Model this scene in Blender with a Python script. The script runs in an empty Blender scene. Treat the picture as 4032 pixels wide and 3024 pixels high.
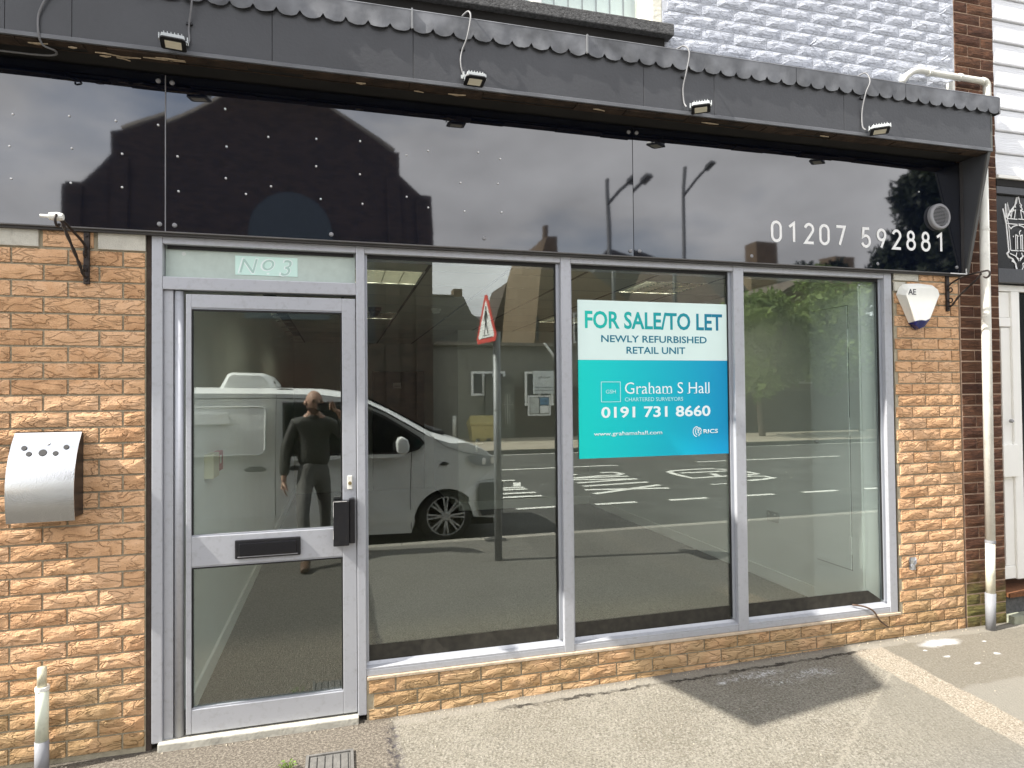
import bpy, bmesh, math, random
from mathutils import Vector, Matrix
from math import sin, cos, pi, radians, sqrt
random.seed(7)
C = bpy.context.scene.collection
scn = bpy.context.scene

# ---------------------------------------------------------------- camera
CAM = Vector((0, -3.347, 1.65))
yaw, pit, rol = radians(15.1913), radians(1.0694), radians(-0.5485)
fw = Vector((sin(yaw)*cos(pit), cos(yaw)*cos(pit), sin(pit)))
rt = Vector((cos(yaw), -sin(yaw), 0)); up = rt.cross(fw)
rt2 = rt*cos(rol)+up*sin(rol); up2 = -rt*sin(rol)+up*cos(rol)
cd = bpy.data.cameras.new('camera'); cam = bpy.data.objects.new('camera', cd); C.objects.link(cam)
cd.sensor_width = 36; cd.lens = 2498.5*36/4032; cd.clip_start = 0.02; cd.clip_end = 400
m = Matrix((rt2, up2, -fw)).transposed().to_4x4(); m.translation = CAM
cam.matrix_world = m; scn.camera = cam

# ---------------------------------------------------------------- light
SUN_TO = Vector((-0.952, -0.135, 1.0)).normalized()     # towards the sun
sd = bpy.data.lights.new('sun', 'SUN'); sd.energy = 5.0; sd.angle = radians(0.53); sd.color = (1, .955, .88)
sun = bpy.data.objects.new('sun', sd); C.objects.link(sun)
sun.rotation_euler = SUN_TO.to_track_quat('Z', 'Y').to_euler()
sun.location = (-8, -3, 12)
w = bpy.data.worlds.new('World'); scn.world = w; w.use_nodes = True
nt = w.node_tree; nt.nodes.clear()
sky = nt.nodes.new('ShaderNodeTexSky'); sky.sky_type = 'NISHITA'; sky.sun_disc = False
sky.sun_elevation = math.asin(SUN_TO.z); sky.sun_rotation = math.atan2(SUN_TO.x, SUN_TO.y)
sky.air_density = 1.0; sky.dust_density = 1.5
tc = nt.nodes.new('ShaderNodeTexCoord'); mp = nt.nodes.new('ShaderNodeMapping'); mp.inputs['Scale'].default_value = (1, 1, 2.2)
nz = nt.nodes.new('ShaderNodeTexNoise'); nz.inputs['Scale'].default_value = 2.6; nz.inputs['Detail'].default_value = 7; nz.inputs['Roughness'].default_value = .55
rp = nt.nodes.new('ShaderNodeValToRGB'); rp.color_ramp.elements[0].position = .24; rp.color_ramp.elements[1].position = .52
nz2 = nt.nodes.new('ShaderNodeTexNoise'); nz2.inputs['Scale'].default_value = 4.5; nz2.inputs['Detail'].default_value = 5
mr2 = nt.nodes.new('ShaderNodeMapRange'); mr2.inputs[1].default_value = .3; mr2.inputs[2].default_value = .7; mr2.inputs[3].default_value = 6.2; mr2.inputs[4].default_value = 9.8
cmb = nt.nodes.new('ShaderNodeCombineColor')
mx = nt.nodes.new('ShaderNodeMix'); mx.data_type = 'RGBA'
bg = nt.nodes.new('ShaderNodeBackground'); bg.inputs['Strength'].default_value = .12
out = nt.nodes.new('ShaderNodeOutputWorld')
L = nt.links.new
L(tc.outputs['Generated'], mp.inputs[0]); L(mp.outputs[0], nz.inputs['Vector']); L(mp.outputs[0], nz2.inputs['Vector'])
L(nz.outputs[0], rp.inputs[0]); L(nz2.outputs[0], mr2.inputs[0])
mb_ = nt.nodes.new('ShaderNodeMath'); mb_.operation = 'MULTIPLY'; mb_.inputs[1].default_value = 1.03
L(mr2.outputs[0], mb_.inputs[0])
L(mr2.outputs[0], cmb.inputs[0]); L(mr2.outputs[0], cmb.inputs[1]); L(mb_.outputs[0], cmb.inputs[2])
L(rp.outputs[0], mx.inputs[0]); L(sky.outputs[0], mx.inputs[6]); L(cmb.outputs[0], mx.inputs[7])
L(mx.outputs[2], bg.inputs[0]); L(bg.outputs[0], out.inputs[0])
vs = scn.view_settings
scn.display_settings.display_device = 'sRGB'
vs.view_transform = 'Standard'; vs.look = 'None'; vs.exposure = 1.15; vs.gamma = 1; vs.use_curve_mapping = False
scn.cycles.use_denoising = True
scn.cycles.max_bounces = 9; scn.cycles.diffuse_bounces = 5; scn.cycles.glossy_bounces = 4
scn.cycles.transmission_bounces = 6; scn.cycles.transparent_max_bounces = 24
scn.cycles.caustics_reflective = False; scn.cycles.caustics_refractive = False
scn.cycles.sample_clamp_indirect = 6

# ---------------------------------------------------------------- helpers
class MB:
    def __init__(s): s.v = []; s.f = []
    def add(s, v, f):
        b = len(s.v); s.v += [tuple(p) for p in v]; s.f += [tuple(i+b for i in q) for q in f]; return s
    def box(s, x0, x1, y0, y1, z0, z1):
        v = [(x, y, z) for z in (z0, z1) for y in (y0, y1) for x in (x0, x1)]
        return s.add(v, [(0,2,3,1),(4,5,7,6),(0,1,5,4),(2,6,7,3),(0,4,6,2),(1,3,7,5)])
    def prism(s, pts, a, b, ax='Y'):
        # pts 2-d outline; extruded from a to b along axis
        n = len(pts)
        def P(p, t):
            if ax == 'Y': return (p[0], t, p[1])
            if ax == 'X': return (t, p[0], p[1])
            return (p[0], p[1], t)
        v = [P(p, a) for p in pts]+[P(p, b) for p in pts]
        return s.add(v, [tuple(range(n)), tuple(range(2*n-1, n-1, -1))]+[(i, n+i, n+(i+1) % n, (i+1) % n) for i in range(n)])
    def tube(s, pts, r, n=8, closed=False, cap=True):
        pts = [Vector(p) for p in pts]; m = len(pts); rr = r if isinstance(r, (list, tuple)) else [r]*m
        v = []; prev = None
        for i, p in enumerate(pts):
            if closed: d = pts[(i+1) % m]-pts[i-1]
            else: d = pts[min(i+1, m-1)]-pts[max(i-1, 0)]
            d.normalize()
            if prev is None:
                a = Vector((0, 0, 1)) if abs(d.z) < .9 else Vector((1, 0, 0))
                u = d.cross(a).normalized()
            else:
                u = prev-d*prev.dot(d)
                u = u.normalized() if u.length > 1e-6 else d.orthogonal().normalized()
            prev = u; w_ = d.cross(u)
            v += [p+(u*cos(2*pi*k/n)+w_*sin(2*pi*k/n))*rr[i] for k in range(n)]
        f = [(i*n+k, i*n+(k+1) % n, ((i+1) % m)*n+(k+1) % n, ((i+1) % m)*n+k) for i in range(m if closed else m-1) for k in range(n)]
        if cap and not closed: f += [tuple(range(n-1, -1, -1)), tuple((m-1)*n+k for k in range(n))]
        return s.add(v, f)
    def lathe(s, prof, origin, axis='Y', n=20):
        # prof: list of (r, t) along axis
        o = Vector(origin); v = []
        for r, t in prof:
            for k in range(n):
                a = 2*pi*k/n; c_, s_ = r*cos(a), r*sin(a)
                v.append(o+(Vector((c_, t, s_)) if axis == 'Y' else Vector((c_, s_, t)) if axis == 'Z' else Vector((t, c_, s_))))
        m = len(prof)
        f = [(i*n+k, i*n+(k+1) % n, (i+1)*n+(k+1) % n, (i+1)*n+k) for i in range(m-1) for k in range(n)]
        f += [tuple(range(n)), tuple((m-1)*n+k for k in range(n))]
        return s.add(v, f)
    def quad(s, a, b, c, d): return s.add([a, b, c, d], [(0, 1, 2, 3)])
    def mesh(s, name):
        me = bpy.data.meshes.new(name); me.from_pydata(s.v, [], s.f); me.update(); return me

def fixn(me):
    b = bmesh.new(); b.from_mesh(me); bmesh.ops.recalc_face_normals(b, faces=b.faces); b.to_mesh(me); b.free()
def bevel(me, w_, seg=2, ang=40):
    b = bmesh.new(); b.from_mesh(me)
    bmesh.ops.remove_doubles(b, verts=b.verts, dist=1e-6); bmesh.ops.recalc_face_normals(b, faces=b.faces)
    es = [e for e in b.edges if len(e.link_faces) == 2 and e.calc_face_angle(0) > radians(ang)]
    bmesh.ops.bevel(b, geom=es, offset=w_, segments=seg, affect='EDGES', profile=.6, clamp_overlap=True)
    b.to_mesh(me); b.free()
def link(name, me, mat, parent=None, loc=None):
    o = bpy.data.objects.new(name, me); C.objects.link(o)
    if mat: 
        me.materials.clear(); me.materials.append(mat)
    if loc is not None: o.location = loc
    if parent: par(o, parent)
    return o
ROOTS = {}
def worldm(p):
    mm = p.matrix_basis.copy()
    if p.parent: mm = worldm(p.parent) @ p.matrix_parent_inverse @ mm
    return mm
def par(o, p):
    o.parent = p; o.matrix_parent_inverse = worldm(p).inverted()
def obj(name, mb, mat, parent=None, bev=0, seg=2, smooth=False, fix=True):
    me = mb.mesh(name)
    if bev: bevel(me, bev, seg)
    elif fix: fixn(me)
    if smooth:
        for p in me.polygons: p.use_smooth = True
    # put the origin in the middle of the piece
    xs = [v.co for v in me.vertices]
    lo = Vector((min(p[i] for p in xs) for i in range(3))); hi = Vector((max(p[i] for p in xs) for i in range(3)))
    c = (lo+hi)/2; me.transform(Matrix.Translation(-c))
    return link(name, me, mat, parent, c)
def tag(o, label, cat, group=None, kind=None):
    o['label'] = label; o['category'] = cat
    if group: o['group'] = group
    if kind: o['kind'] = kind
    return o
def thing(name, label, cat, loc=(0, 0, 0), group=None):
    o = bpy.data.objects.new(name, None); C.objects.link(o); o.location = loc; o.empty_display_size = .1
    return tag(o, label, cat, group)
def struct(name, mb, mat, label, cat, **k):
    o = obj(name, mb, mat, **k); return tag(o, label, cat, kind='structure')
def autosmooth(o, ang=35):
    me = o.data
    for p in me.polygons: p.use_smooth = True
    b = bmesh.new(); b.from_mesh(me)
    for e in b.edges:
        if len(e.link_faces) == 2 and e.calc_face_angle(0) > radians(ang): e.smooth = False
    b.to_mesh(me); b.free()

# ---- materials
def mat(name, col, rough=.6, metal=0., var=.12, vscale=6., bump=0., bscale=120., ior=1.45, spec=.5, dirt=0., dscale=3., emit=0., det=4., rnd=0.):
    m = bpy.data.materials.new(name); m.use_nodes = True; nt = m.node_tree; N = nt.nodes; b = N['Principled BSDF']
    b.inputs['Roughness'].default_value = rough; b.inputs['Metallic'].default_value = metal
    b.inputs['IOR'].default_value = ior; b.inputs['Specular IOR Level'].default_value = spec
    b.inputs['Base Color'].default_value = (*col, 1)
    L = nt.links.new
    geo = N.new('ShaderNodeNewGeometry')
    src = None
    if var or rnd:
        n = N.new('ShaderNodeTexNoise'); n.inputs['Scale'].default_value = vscale; n.inputs['Detail'].default_value = det; L(geo.outputs['Position'], n.inputs['Vector'])
        r = N.new('ShaderNodeMapRange'); r.inputs[1].default_value = .3; r.inputs[2].default_value = .7; r.inputs[3].default_value = 1-var; r.inputs[4].default_value = 1+var
        L(n.outputs[0], r.inputs[0]); src = r.outputs[0]
        if rnd:
            oi = N.new('ShaderNodeObjectInfo'); r2 = N.new('ShaderNodeMapRange'); r2.inputs[3].default_value = 1-rnd; r2.inputs[4].default_value = 1+rnd
            L(oi.outputs['Random'], r2.inputs[0]); mm = N.new('ShaderNodeMath'); mm.operation = 'MULTIPLY'; L(src, mm.inputs[0]); L(r2.outputs[0], mm.inputs[1]); src = mm.outputs[0]
        x = N.new('ShaderNodeVectorMath'); x.operation = 'SCALE'; x.inputs[0].default_value = col; L(src, x.inputs['Scale'])
        cs = x.outputs[0]
        if dirt:
            n2 = N.new('ShaderNodeTexNoise'); n2.inputs['Scale'].default_value = dscale; n2.inputs['Detail'].default_value = 8; n2.inputs['Roughness'].default_value = .7; L(geo.outputs['Position'], n2.inputs['Vector'])
            r3 = N.new('ShaderNodeMapRange'); r3.inputs[1].default_value = .52; r3.inputs[2].default_value = .72; r3.inputs[3].default_value = 0; r3.inputs[4].default_value = dirt
            L(n2.outputs[0], r3.inputs[0]); mx = N.new('ShaderNodeMix'); mx.data_type = 'RGBA'; L(r3.outputs[0], mx.inputs[0]); L(cs, mx.inputs[6]); mx.inputs[7].default_value = (.12, .10, .07, 1); cs = mx.outputs[2]
        L(cs, b.inputs['Base Color'])
    if bump:
        n = N.new('ShaderNodeTexNoise'); n.inputs['Scale'].default_value = bscale; n.inputs['Detail'].default_value = 5; L(geo.outputs['Position'], n.inputs['Vector'])
        bp = N.new('ShaderNodeBump'); bp.inputs['Distance'].default_value = bump; bp.inputs['Strength'].default_value = 1; L(n.outputs[0], bp.inputs['Height']); L(bp.outputs[0], b.inputs['Normal'])
    if emit:
        b.inputs['Emission Color'].default_value = (*col, 1); b.inputs['Emission Strength'].default_value = emit
    return m

def brick_mat(name, tones, crease, cscale, wirecut=False, moss=False):
    m = bpy.data.materials.new(name); m.use_nodes = True; nt = m.node_tree; N = nt.nodes; L = nt.links.new; b = N['Principled BSDF']
    b.inputs['Roughness'].default_value = .85; b.inputs['Specular IOR Level'].default_value = .25
    tc = N.new('ShaderNodeTexCoord'); oi = N.new('ShaderNodeObjectInfo'); geo = N.new('ShaderNodeNewGeometry')
    sc = N.new('ShaderNodeVectorMath'); sc.operation = 'SCALE'; sc.inputs[0].default_value = (37.3, 5.1, 71.7); L(oi.outputs['Random'], sc.inputs['Scale'])
    ad = N.new('ShaderNodeVectorMath'); ad.operation = 'ADD'; L(tc.outputs['Object'], ad.inputs[0]); L(sc.outputs[0], ad.inputs[1])
    rp = N.new('ShaderNodeValToRGB'); rp.color_ramp.interpolation = 'LINEAR'
    els = rp.color_ramp.elements
    while len(els) < len(tones): els.new(.5)
    for i, t in enumerate(tones): els[i].position = i/(len(tones)-1); els[i].color = (*t, 1)
    n0 = N.new('ShaderNodeTexNoise'); n0.inputs['Scale'].default_value = 14; n0.inputs['Detail'].default_value = 5; L(ad.outputs[0], n0.inputs['Vector'])
    mxr = N.new('ShaderNodeMath'); mxr.operation = 'MULTIPLY_ADD'; mxr.inputs[1].default_value = .9; L(n0.outputs[0], mxr.inputs[0])
    sb = N.new('ShaderNodeMath'); sb.operation = 'MULTIPLY_ADD'; sb.inputs[1].default_value = .75; sb.inputs[2].default_value = -.32; L(oi.outputs['Random'], sb.inputs[0]); L(sb.outputs[0], mxr.inputs[2])
    L(mxr.outputs[0], rp.inputs[0])
    # creased face : ridged wavy folds
    mp = N.new('ShaderNodeMapping'); mp.inputs['Scale'].default_value = (1, 1, 2.6) if not wirecut else (.25, .25, 6); L(ad.outputs[0], mp.inputs[0])
    wv = N.new('ShaderNodeTexNoise'); wv.inputs['Scale'].default_value = cscale; wv.inputs['Detail'].default_value = 2.5; wv.inputs['Roughness'].default_value = .45; wv.inputs['Distortion'].default_value = .9
    L(mp.outputs[0], wv.inputs['Vector'])
    s1 = N.new('ShaderNodeMath'); s1.operation = 'SUBTRACT'; s1.inputs[1].default_value = .5; L(wv.outputs[0], s1.inputs[0])
    s2 = N.new('ShaderNodeMath'); s2.operation = 'ABSOLUTE'; L(s1.outputs[0], s2.inputs[0])
    s3 = N.new('ShaderNodeMapRange'); s3.inputs[1].default_value = 0; s3.inputs[2].default_value = .045; s3.inputs[3].default_value = 0; s3.inputs[4].default_value = 1; s3.interpolation_type = 'SMOOTHSTEP'; L(s2.outputs[0], s3.inputs[0])
    fn = N.new('ShaderNodeTexNoise'); fn.inputs['Scale'].default_value = 150; fn.inputs['Detail'].default_value = 6; L(ad.outputs[0], fn.inputs['Vector'])
    h1 = N.new('ShaderNodeMath'); h1.operation = 'MULTIPLY_ADD'; h1.inputs[1].default_value = .9; L(s3.outputs[0], h1.inputs[0]); fq = N.new('ShaderNodeMath'); fq.operation = 'MULTIPLY'; fq.inputs[1].default_value = .6; L(fn.outputs[0], fq.inputs[0]); L(fq.outputs[0], h1.inputs[2])
    h2 = N.new('ShaderNodeMath'); h2.operation = 'MULTIPLY_ADD'; h2.inputs[1].default_value = 1.6; L(wv.outputs[0], h2.inputs[0]); L(h1.outputs[0], h2.inputs[2])
    bp = N.new('ShaderNodeBump'); bp.inputs['Distance'].default_value = crease; bp.inputs['Strength'].default_value = 1; L(h2.outputs[0], bp.inputs['Height']); L(bp.outputs[0], b.inputs['Normal'])
    # speckle and darker crease line
    sp = N.new('ShaderNodeMapRange'); sp.inputs[1].default_value = .60; sp.inputs[2].default_value = .72; sp.inputs[3].default_value = 1; sp.inputs[4].default_value = .62; L(fn.outputs[0], sp.inputs[0])
    ck = N.new('ShaderNodeMapRange'); ck.inputs[3].default_value = .82; ck.inputs[4].default_value = 1; L(s3.outputs[0], ck.inputs[0])
    mu = N.new('ShaderNodeMath'); mu.operation = 'MULTIPLY'; L(sp.outputs[0], mu.inputs[0]); L(ck.outputs[0], mu.inputs[1])
    vm = N.new('ShaderNodeVectorMath'); vm.operation = 'SCALE'; L(rp.outputs[0], vm.inputs[0]); L(mu.outputs[0], vm.inputs['Scale'])
    cs = vm.outputs[0]
    if moss:
        sx = N.new('ShaderNodeSeparateXYZ'); L(geo.outputs['Position'], sx.inputs[0])
        mn = N.new('ShaderNodeTexNoise'); mn.inputs['Scale'].default_value = 5; mn.inputs['Detail'].default_value = 6; L(geo.outputs['Position'], mn.inputs['Vector'])
        mz = N.new('ShaderNodeMapRange'); mz.inputs[1].default_value = .75; mz.inputs[2].default_value = .1; mz.inputs[3].default_value = 0; mz.inputs[4].default_value = 1; L(sx.outputs[2], mz.inputs[0])
        m2 = N.new('ShaderNodeMath'); m2.operation = 'MULTIPLY'; L(mz.outputs[0], m2.inputs[0]); L(mn.outputs[0], m2.inputs[1])
        m3 = N.new('ShaderNodeMapRange'); m3.inputs[1].default_value = .22; m3.inputs[2].default_value = .5; m3.inputs[3].default_value = 0; m3.inputs[4].default_value = moss; L(m2.outputs[0], m3.inputs[0])
        mx = N.new('ShaderNodeMix'); mx.data_type = 'RGBA'; L(m3.outputs[0], mx.inputs[0]); L(cs, mx.inputs[6]); mx.inputs[7].default_value = (.20, .18, .075, 1) if name.startswith('buff') else (.20, .20, .06, 1); cs = mx.outputs[2]
    L(cs, b.inputs['Base Color'])
    return m

def glass_mat(name, tint, ior):
    m = bpy.data.materials.new(name); m.use_nodes = True; nt = m.node_tree; N = nt.nodes; L = nt.links.new; N.clear()
    o = N.new('ShaderNodeOutputMaterial'); t = N.new('ShaderNodeBsdfTransparent'); t.inputs[0].default_value = (*tint, 1)
    g = N.new('ShaderNodeBsdfGlossy'); g.inputs['Roughness'].default_value = 0.0; g.inputs['Color'].default_value = (.97, 1, .97, 1)
    ge = N.new('ShaderNodeNewGeometry'); dt = N.new('ShaderNodeVectorMath'); dt.operation = 'DOT_PRODUCT'; L(ge.outputs['Normal'], dt.inputs[0]); L(ge.outputs['Incoming'], dt.inputs[1])
    ab = N.new('ShaderNodeMath'); ab.operation = 'ABSOLUTE'; L(dt.outputs['Value'], ab.inputs[0]); om = N.new('ShaderNodeMath'); om.operation = 'SUBTRACT'; om.inputs[0].default_value = 1; L(ab.outputs[0], om.inputs[1])
    pw = N.new('ShaderNodeMath'); pw.operation = 'POWER'; pw.inputs[1].default_value = 5; L(om.outputs[0], pw.inputs[0])
    f = N.new('ShaderNodeMath'); f.operation = 'MULTIPLY_ADD'; f.inputs[1].default_value = 1-ior; f.inputs[2].default_value = ior; L(pw.outputs[0], f.inputs[0])
    x = N.new('ShaderNodeMixShader'); L(f.outputs[0], x.inputs[0]); L(t.outputs[0], x.inputs[1]); L(g.outputs[0], x.inputs[2]); L(x.outputs[0], o.inputs[0])
    return m

BUFF = brick_mat('buff_brick', [(.48, .27, .140), (.62, .370, .200), (.69, .435, .255), (.58, .325, .165)], .0056, 10, moss=.42)
BROWN = brick_mat('brown_brick', [(.075, .03, .018), (.12, .052, .028), (.16, .075, .038)], .006, 30, wirecut=True, moss=.8)
PAINTB = brick_mat('painted_brick', [(.48, .505, .565), (.50, .525, .585), (.52, .545, .60)], .0032, 16)
MORTAR = mat('mortar', (.36, .32, .23), .95, var=.15, vscale=30, bump=.004, bscale=180)
MORTAR2 = mat('mortar_pink', (.46, .33, .24), .95, var=.12, vscale=30, bump=.003, bscale=180)
MORTARW = mat('mortar_painted', (.55, .57, .61), .9, var=.08, vscale=30, bump=.004, bscale=180)
PAD = mat('concrete_pad', (.52, .50, .43), .9, var=.08, vscale=20, bump=.002, bscale=200, dirt=.4, dscale=9)
ALU = mat('anodised_aluminium', (.44, .452, .482), .42, metal=.30, var=.03, vscale=2, bump=.0003, bscale=300, dirt=.22, dscale=34, spec=.4)
ALUD = mat('aluminium_edge', (.40, .42, .46), .35, metal=.4, var=.05)
GASKET = mat('black_gasket', (.012, .012, .012), .6, var=0)
TIMBERD = mat('dark_timber', (.05, .036, .028), .9, var=.3, vscale=20, bump=.004, bscale=60)
GLASS = glass_mat('window_glass', (.95, .985, .965), .125)
BLK = mat('black_plastic', (.012, .012, .014), .32, var=.1, dirt=.1, dscale=40)
WHT = mat('white_plastic', (.78, .78, .74), .4, var=.03)
WALLW = mat('white_interior_paint', (.74, .78, .75), .75, var=.03, vscale=3)
GREYIN = mat('grey_interior_paint', (.50, .51, .46), .8, var=.04)
CARPET = mat('charcoal_carpet', (.085, .083, .074), .95, var=.55, vscale=90, bump=.006, bscale=160)
LEDGE = mat('dark_ledge', (.012, .011, .009), .55, var=.3, vscale=30)
CEIL = mat('ceiling_tile', (.55, .54, .46), .85, var=.05, vscale=60, rnd=.05)
GRID = mat('ceiling_grid', (.10, .10, .09), .6, var=0)

# fascia panel: gloss black sheet, slightly bowed
FASC = mat('gloss_black_panel', (.003, .0045, .010), .026, ior=2.15, var=0)
_n = FASC.node_tree; _b = _n.nodes['Principled BSDF']
_g = _n.nodes.new('ShaderNodeNewGeometry'); _t = _n.nodes.new('ShaderNodeTexNoise'); _t.inputs['Scale'].default_value = 1.1; _t.inputs['Detail'].default_value = 1
_t2 = _n.nodes.new('ShaderNodeTexNoise'); _t2.inputs['Scale'].default_value = 70; _t2.inputs['Detail'].default_value = 2
_p = _n.nodes.new('ShaderNodeBump'); _p.inputs['Distance'].default_value = .004; _p2 = _n.nodes.new('ShaderNodeBump'); _p2.inputs['Distance'].default_value = .000006
_n.links.new(_g.outputs['Position'], _t.inputs['Vector']); _n.links.new(_t.outputs[0], _p.inputs['Height'])
_n.links.new(_g.outputs['Position'], _t2.inputs['Vector']); _n.links.new(_t2.outputs[0], _p2.inputs['Height'])
_n.links.new(_p.outputs[0], _p2.inputs['Normal']); _n.links.new(_p2.outputs[0], _b.inputs['Normal'])
BOARDG = mat('satin_black_board', (.050, .052, .057), .42, var=.12, vscale=3, bump=.001, bscale=60, dirt=.0)
LEAD = mat('lead_sheet', (.13, .135, .145), .65, metal=.2, var=.45, vscale=7, bump=.002, bscale=22, det=7)
ROT = mat('rotten_timber', (.035, .022, .014), .95, var=.55, vscale=14, bump=.006, bscale=40, det=8)
SOFF = mat('soffit_black', (.012, .011, .010), .9, var=.3)
WHITEPAINT = mat('white_lettering', (.82, .82, .80), .5, var=.02)

# ---------------------------------------------------------------- ground
def ground_mat():
    m = bpy.data.materials.new('pavement_surface'); m.use_nodes = True; nt = m.node_tree; N = nt.nodes; L = nt.links.new; b = N['Principled BSDF']
    b.inputs['Roughness'].default_value = .92; b.inputs['Specular IOR Level'].default_value = .2
    geo = N.new('ShaderNodeNewGeometry'); sx = N.new('ShaderNodeSeparateXYZ')
    ns = N.new('ShaderNodeTexNoise'); ns.inputs['Scale'].default_value = 9; ns.inputs['Detail'].default_value = 6; L(geo.outputs['Position'], ns.inputs['Vector'])
    nv = N.new('ShaderNodeVectorMath'); nv.operation = 'MULTIPLY_ADD'; nv.inputs[1].default_value = (.07, .07, 0); nv.inputs[2].default_value = (-.035, -.035, 0); L(ns.outputs[1], nv.inputs[0])
    pv = N.new('ShaderNodeVectorMath'); pv.operation = 'ADD'; L(geo.outputs['Position'], pv.inputs[0]); L(nv.outputs[0], pv.inputs[1]); L(pv.outputs[0], sx.inputs[0])
    gx = N.new('ShaderNodeSeparateXYZ'); L(geo.outputs['Position'], gx.inputs[0])
    X, Y = sx.outputs[0], sx.outputs[1]
    def math_(op, a, c=None, d=None):
        k = N.new('ShaderNodeMath'); k.operation = op
        for i, q in enumerate((a, c, d)):
            if q is None: continue
            if isinstance(q, (int, float)): k.inputs[i].default_value = q
            else: L(q, k.inputs[i])
        return k.outputs[0]
    def rng(v, a, c, lo=0, hi=1):
        k = N.new('ShaderNodeMapRange'); k.inputs[1].default_value = a; k.inputs[2].default_value = c; k.inputs[3].default_value = lo; k.inputs[4].default_value = hi; k.interpolation_type = 'SMOOTHSTEP'; L(v, k.inputs[0]); return k.outputs[0]
    def noise(s, d=5, r=.6):
        k = N.new('ShaderNodeTexNoise'); k.inputs['Scale'].default_value = s; k.inputs['Detail'].default_value = d; k.inputs['Roughness'].default_value = r; L(geo.outputs['Position'], k.inputs['Vector']); return k.outputs[0]
    def mix(f, a, c):
        k = N.new('ShaderNodeMix'); k.data_type = 'RGBA'
        if isinstance(f, (int, float)): k.inputs[0].default_value = f
        else: L(f, k.inputs[0])
        for i, q in ((6, a), (7, c)):
            if isinstance(q, tuple): k.inputs[i].default_value = (*q, 1)
            else: L(q, k.inputs[i])
        return k.outputs[2]
    def line(v, c, w_):   # 1 on the line
        return rng(math_('ABSOLUTE', math_('SUBTRACT', v, c)), w_*.35, w_, 1, 0)
    big = noise(2.2, 6); fine = noise(95, 6, .8); mid = noise(34, 7, .75)
    conc = mix(rng(big, .35, .65), (.205, .185, .145), (.255, .235, .19))
    conc = mix(rng(noise(70, 5, .8), .46, .60, 0, .85), conc, (.105, .095, .075)); conc = mix(rng(mid, .52, .70, 0, .6), conc, (.125, .112, .088)); conc = mix(rng(noise(13, 6, .7), .52, .68, 0, .45), conc, (.15, .138, .105))
    conc = mix(rng(fine, .47, .62, 0, .9), conc, (.36, .335, .285))
    # pale stone aggregate strip crossing the pavement, tarmac infill to the right of it
    xl = math_('MULTIPLY_ADD', Y, .03, 3.05); strip = math_('MULTIPLY', rng(math_('SUBTRACT', X, xl), -.012, .012), rng(math_('SUBTRACT', X, math_('ADD', xl, .215)), -.012, .012, 1, 0))
    strip = math_('MULTIPLY', strip, rng(gx.outputs[1], -.055, -.085))
    right = rng(math_('SUBTRACT', X, math_('ADD', xl, .215)), -.01, .01)
    tar = mix(rng(fine, .4, .62), (.155, .14, .112), (.21, .19, .152))
    far_r = math_('MULTIPLY', right, rng(math_('ADD', Y, math_('MULTIPLY', X, .0)), -.60, -.63))
    col = mix(math_('MULTIPLY', right, .85), conc, tar); col = mix(math_('MULTIPLY', far_r, .7), col, (.25, .235, .20))
    sub = math_('MULTIPLY', rng(X, 2.2, 2.9), math_('MULTIPLY', rng(math_('ADD', math_('MULTIPLY', X, -.66), Y), -2.38, -2.40), rng(math_('SUBTRACT', X, xl), -.01, .01, 1, 0)))
    col = mix(math_('MULTIPLY', sub, .55), col, (.185, .172, .142))
    agg = mix(rng(noise(110, 4, .8), .40, .62), (.20, .165, .12), (.43, .385, .315)); col = mix(strip, col, agg)
    # rough weathered asphalt in front of the door
    rough = rng(math_('ADD', X, math_('MULTIPLY', mid, .05)), .285, .245)
    rag = mix(rng(noise(75, 5, .8), .42, .62), (.18, .155, .125), (.40, .355, .29)); col = mix(rough, col, rag)
    edge = math_('MULTIPLY', line(X, .24, .05), rng(gx.outputs[1], -.06, -.12)); col = mix(math_('MULTIPLY', edge, rng(mid, .45, .6)), col, (.09, .08, .085))
    # mortar fillet and crack along the wall, slab joints
    fil = math_('MULTIPLY', rng(Y, -.10, -.08), math_('SUBTRACT', 1, rough)); col = mix(math_('MULTIPLY', fil, .6), col, (.28, .26, .22))
    crk = math_('MULTIPLY', line(math_('ADD', Y, math_('MULTIPLY', math_('SUBTRACT', mid, .5), .09)), -.095, .013), rng(gx.outputs[0], .75, .95)); crk = math_('MULTIPLY', crk, math_('MULTIPLY', rng(gx.outputs[0], 3.2, 3.1), rng(noise(4.5, 3), .40, .55, .15, .9))); col = mix(crk, col, (.045, .04, .035))
    jn = math_('MULTIPLY', line(math_('ADD', math_('MULTIPLY', X, -.66), Y), -2.385, .020), rng(math_('SUBTRACT', X, xl), -.01, .01, 1, 0)); col = mix(math_('MULTIPLY', math_('MULTIPLY', jn, .75), rng(mid, .38, .55, .0, .9)), col, (.30, .275, .225))
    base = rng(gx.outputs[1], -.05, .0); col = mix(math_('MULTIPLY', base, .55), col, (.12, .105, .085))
    # white paint splashes
    spl = None
    for (cx, cy, rx, ry, th) in ((2.28, -.17, .26, .05, .46), (2.42, -.27, .22, .06, .50), (2.62, -.25, .20, .06, .47), (3.66, -.14, .17, .055, .36), (2.05, -.20, .04, .02, .40), (3.53, -.30, .03, .012, .2), (3.62, -.42, .03, .012, .2), (3.86, -.36, .03, .015, .2), (3.95, -.2, .02, .01, .2), (3.48, -.21, .02, .01, .2), (2.48, -.39, .12, .04, .55)):
        dx = math_('DIVIDE', math_('SUBTRACT', X, cx), rx); dy = math_('DIVIDE', math_('SUBTRACT', Y, cy), ry)
        d = math_('SQRT', math_('ADD', math_('MULTIPLY', dx, dx), math_('MULTIPLY', dy, dy)))
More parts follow.
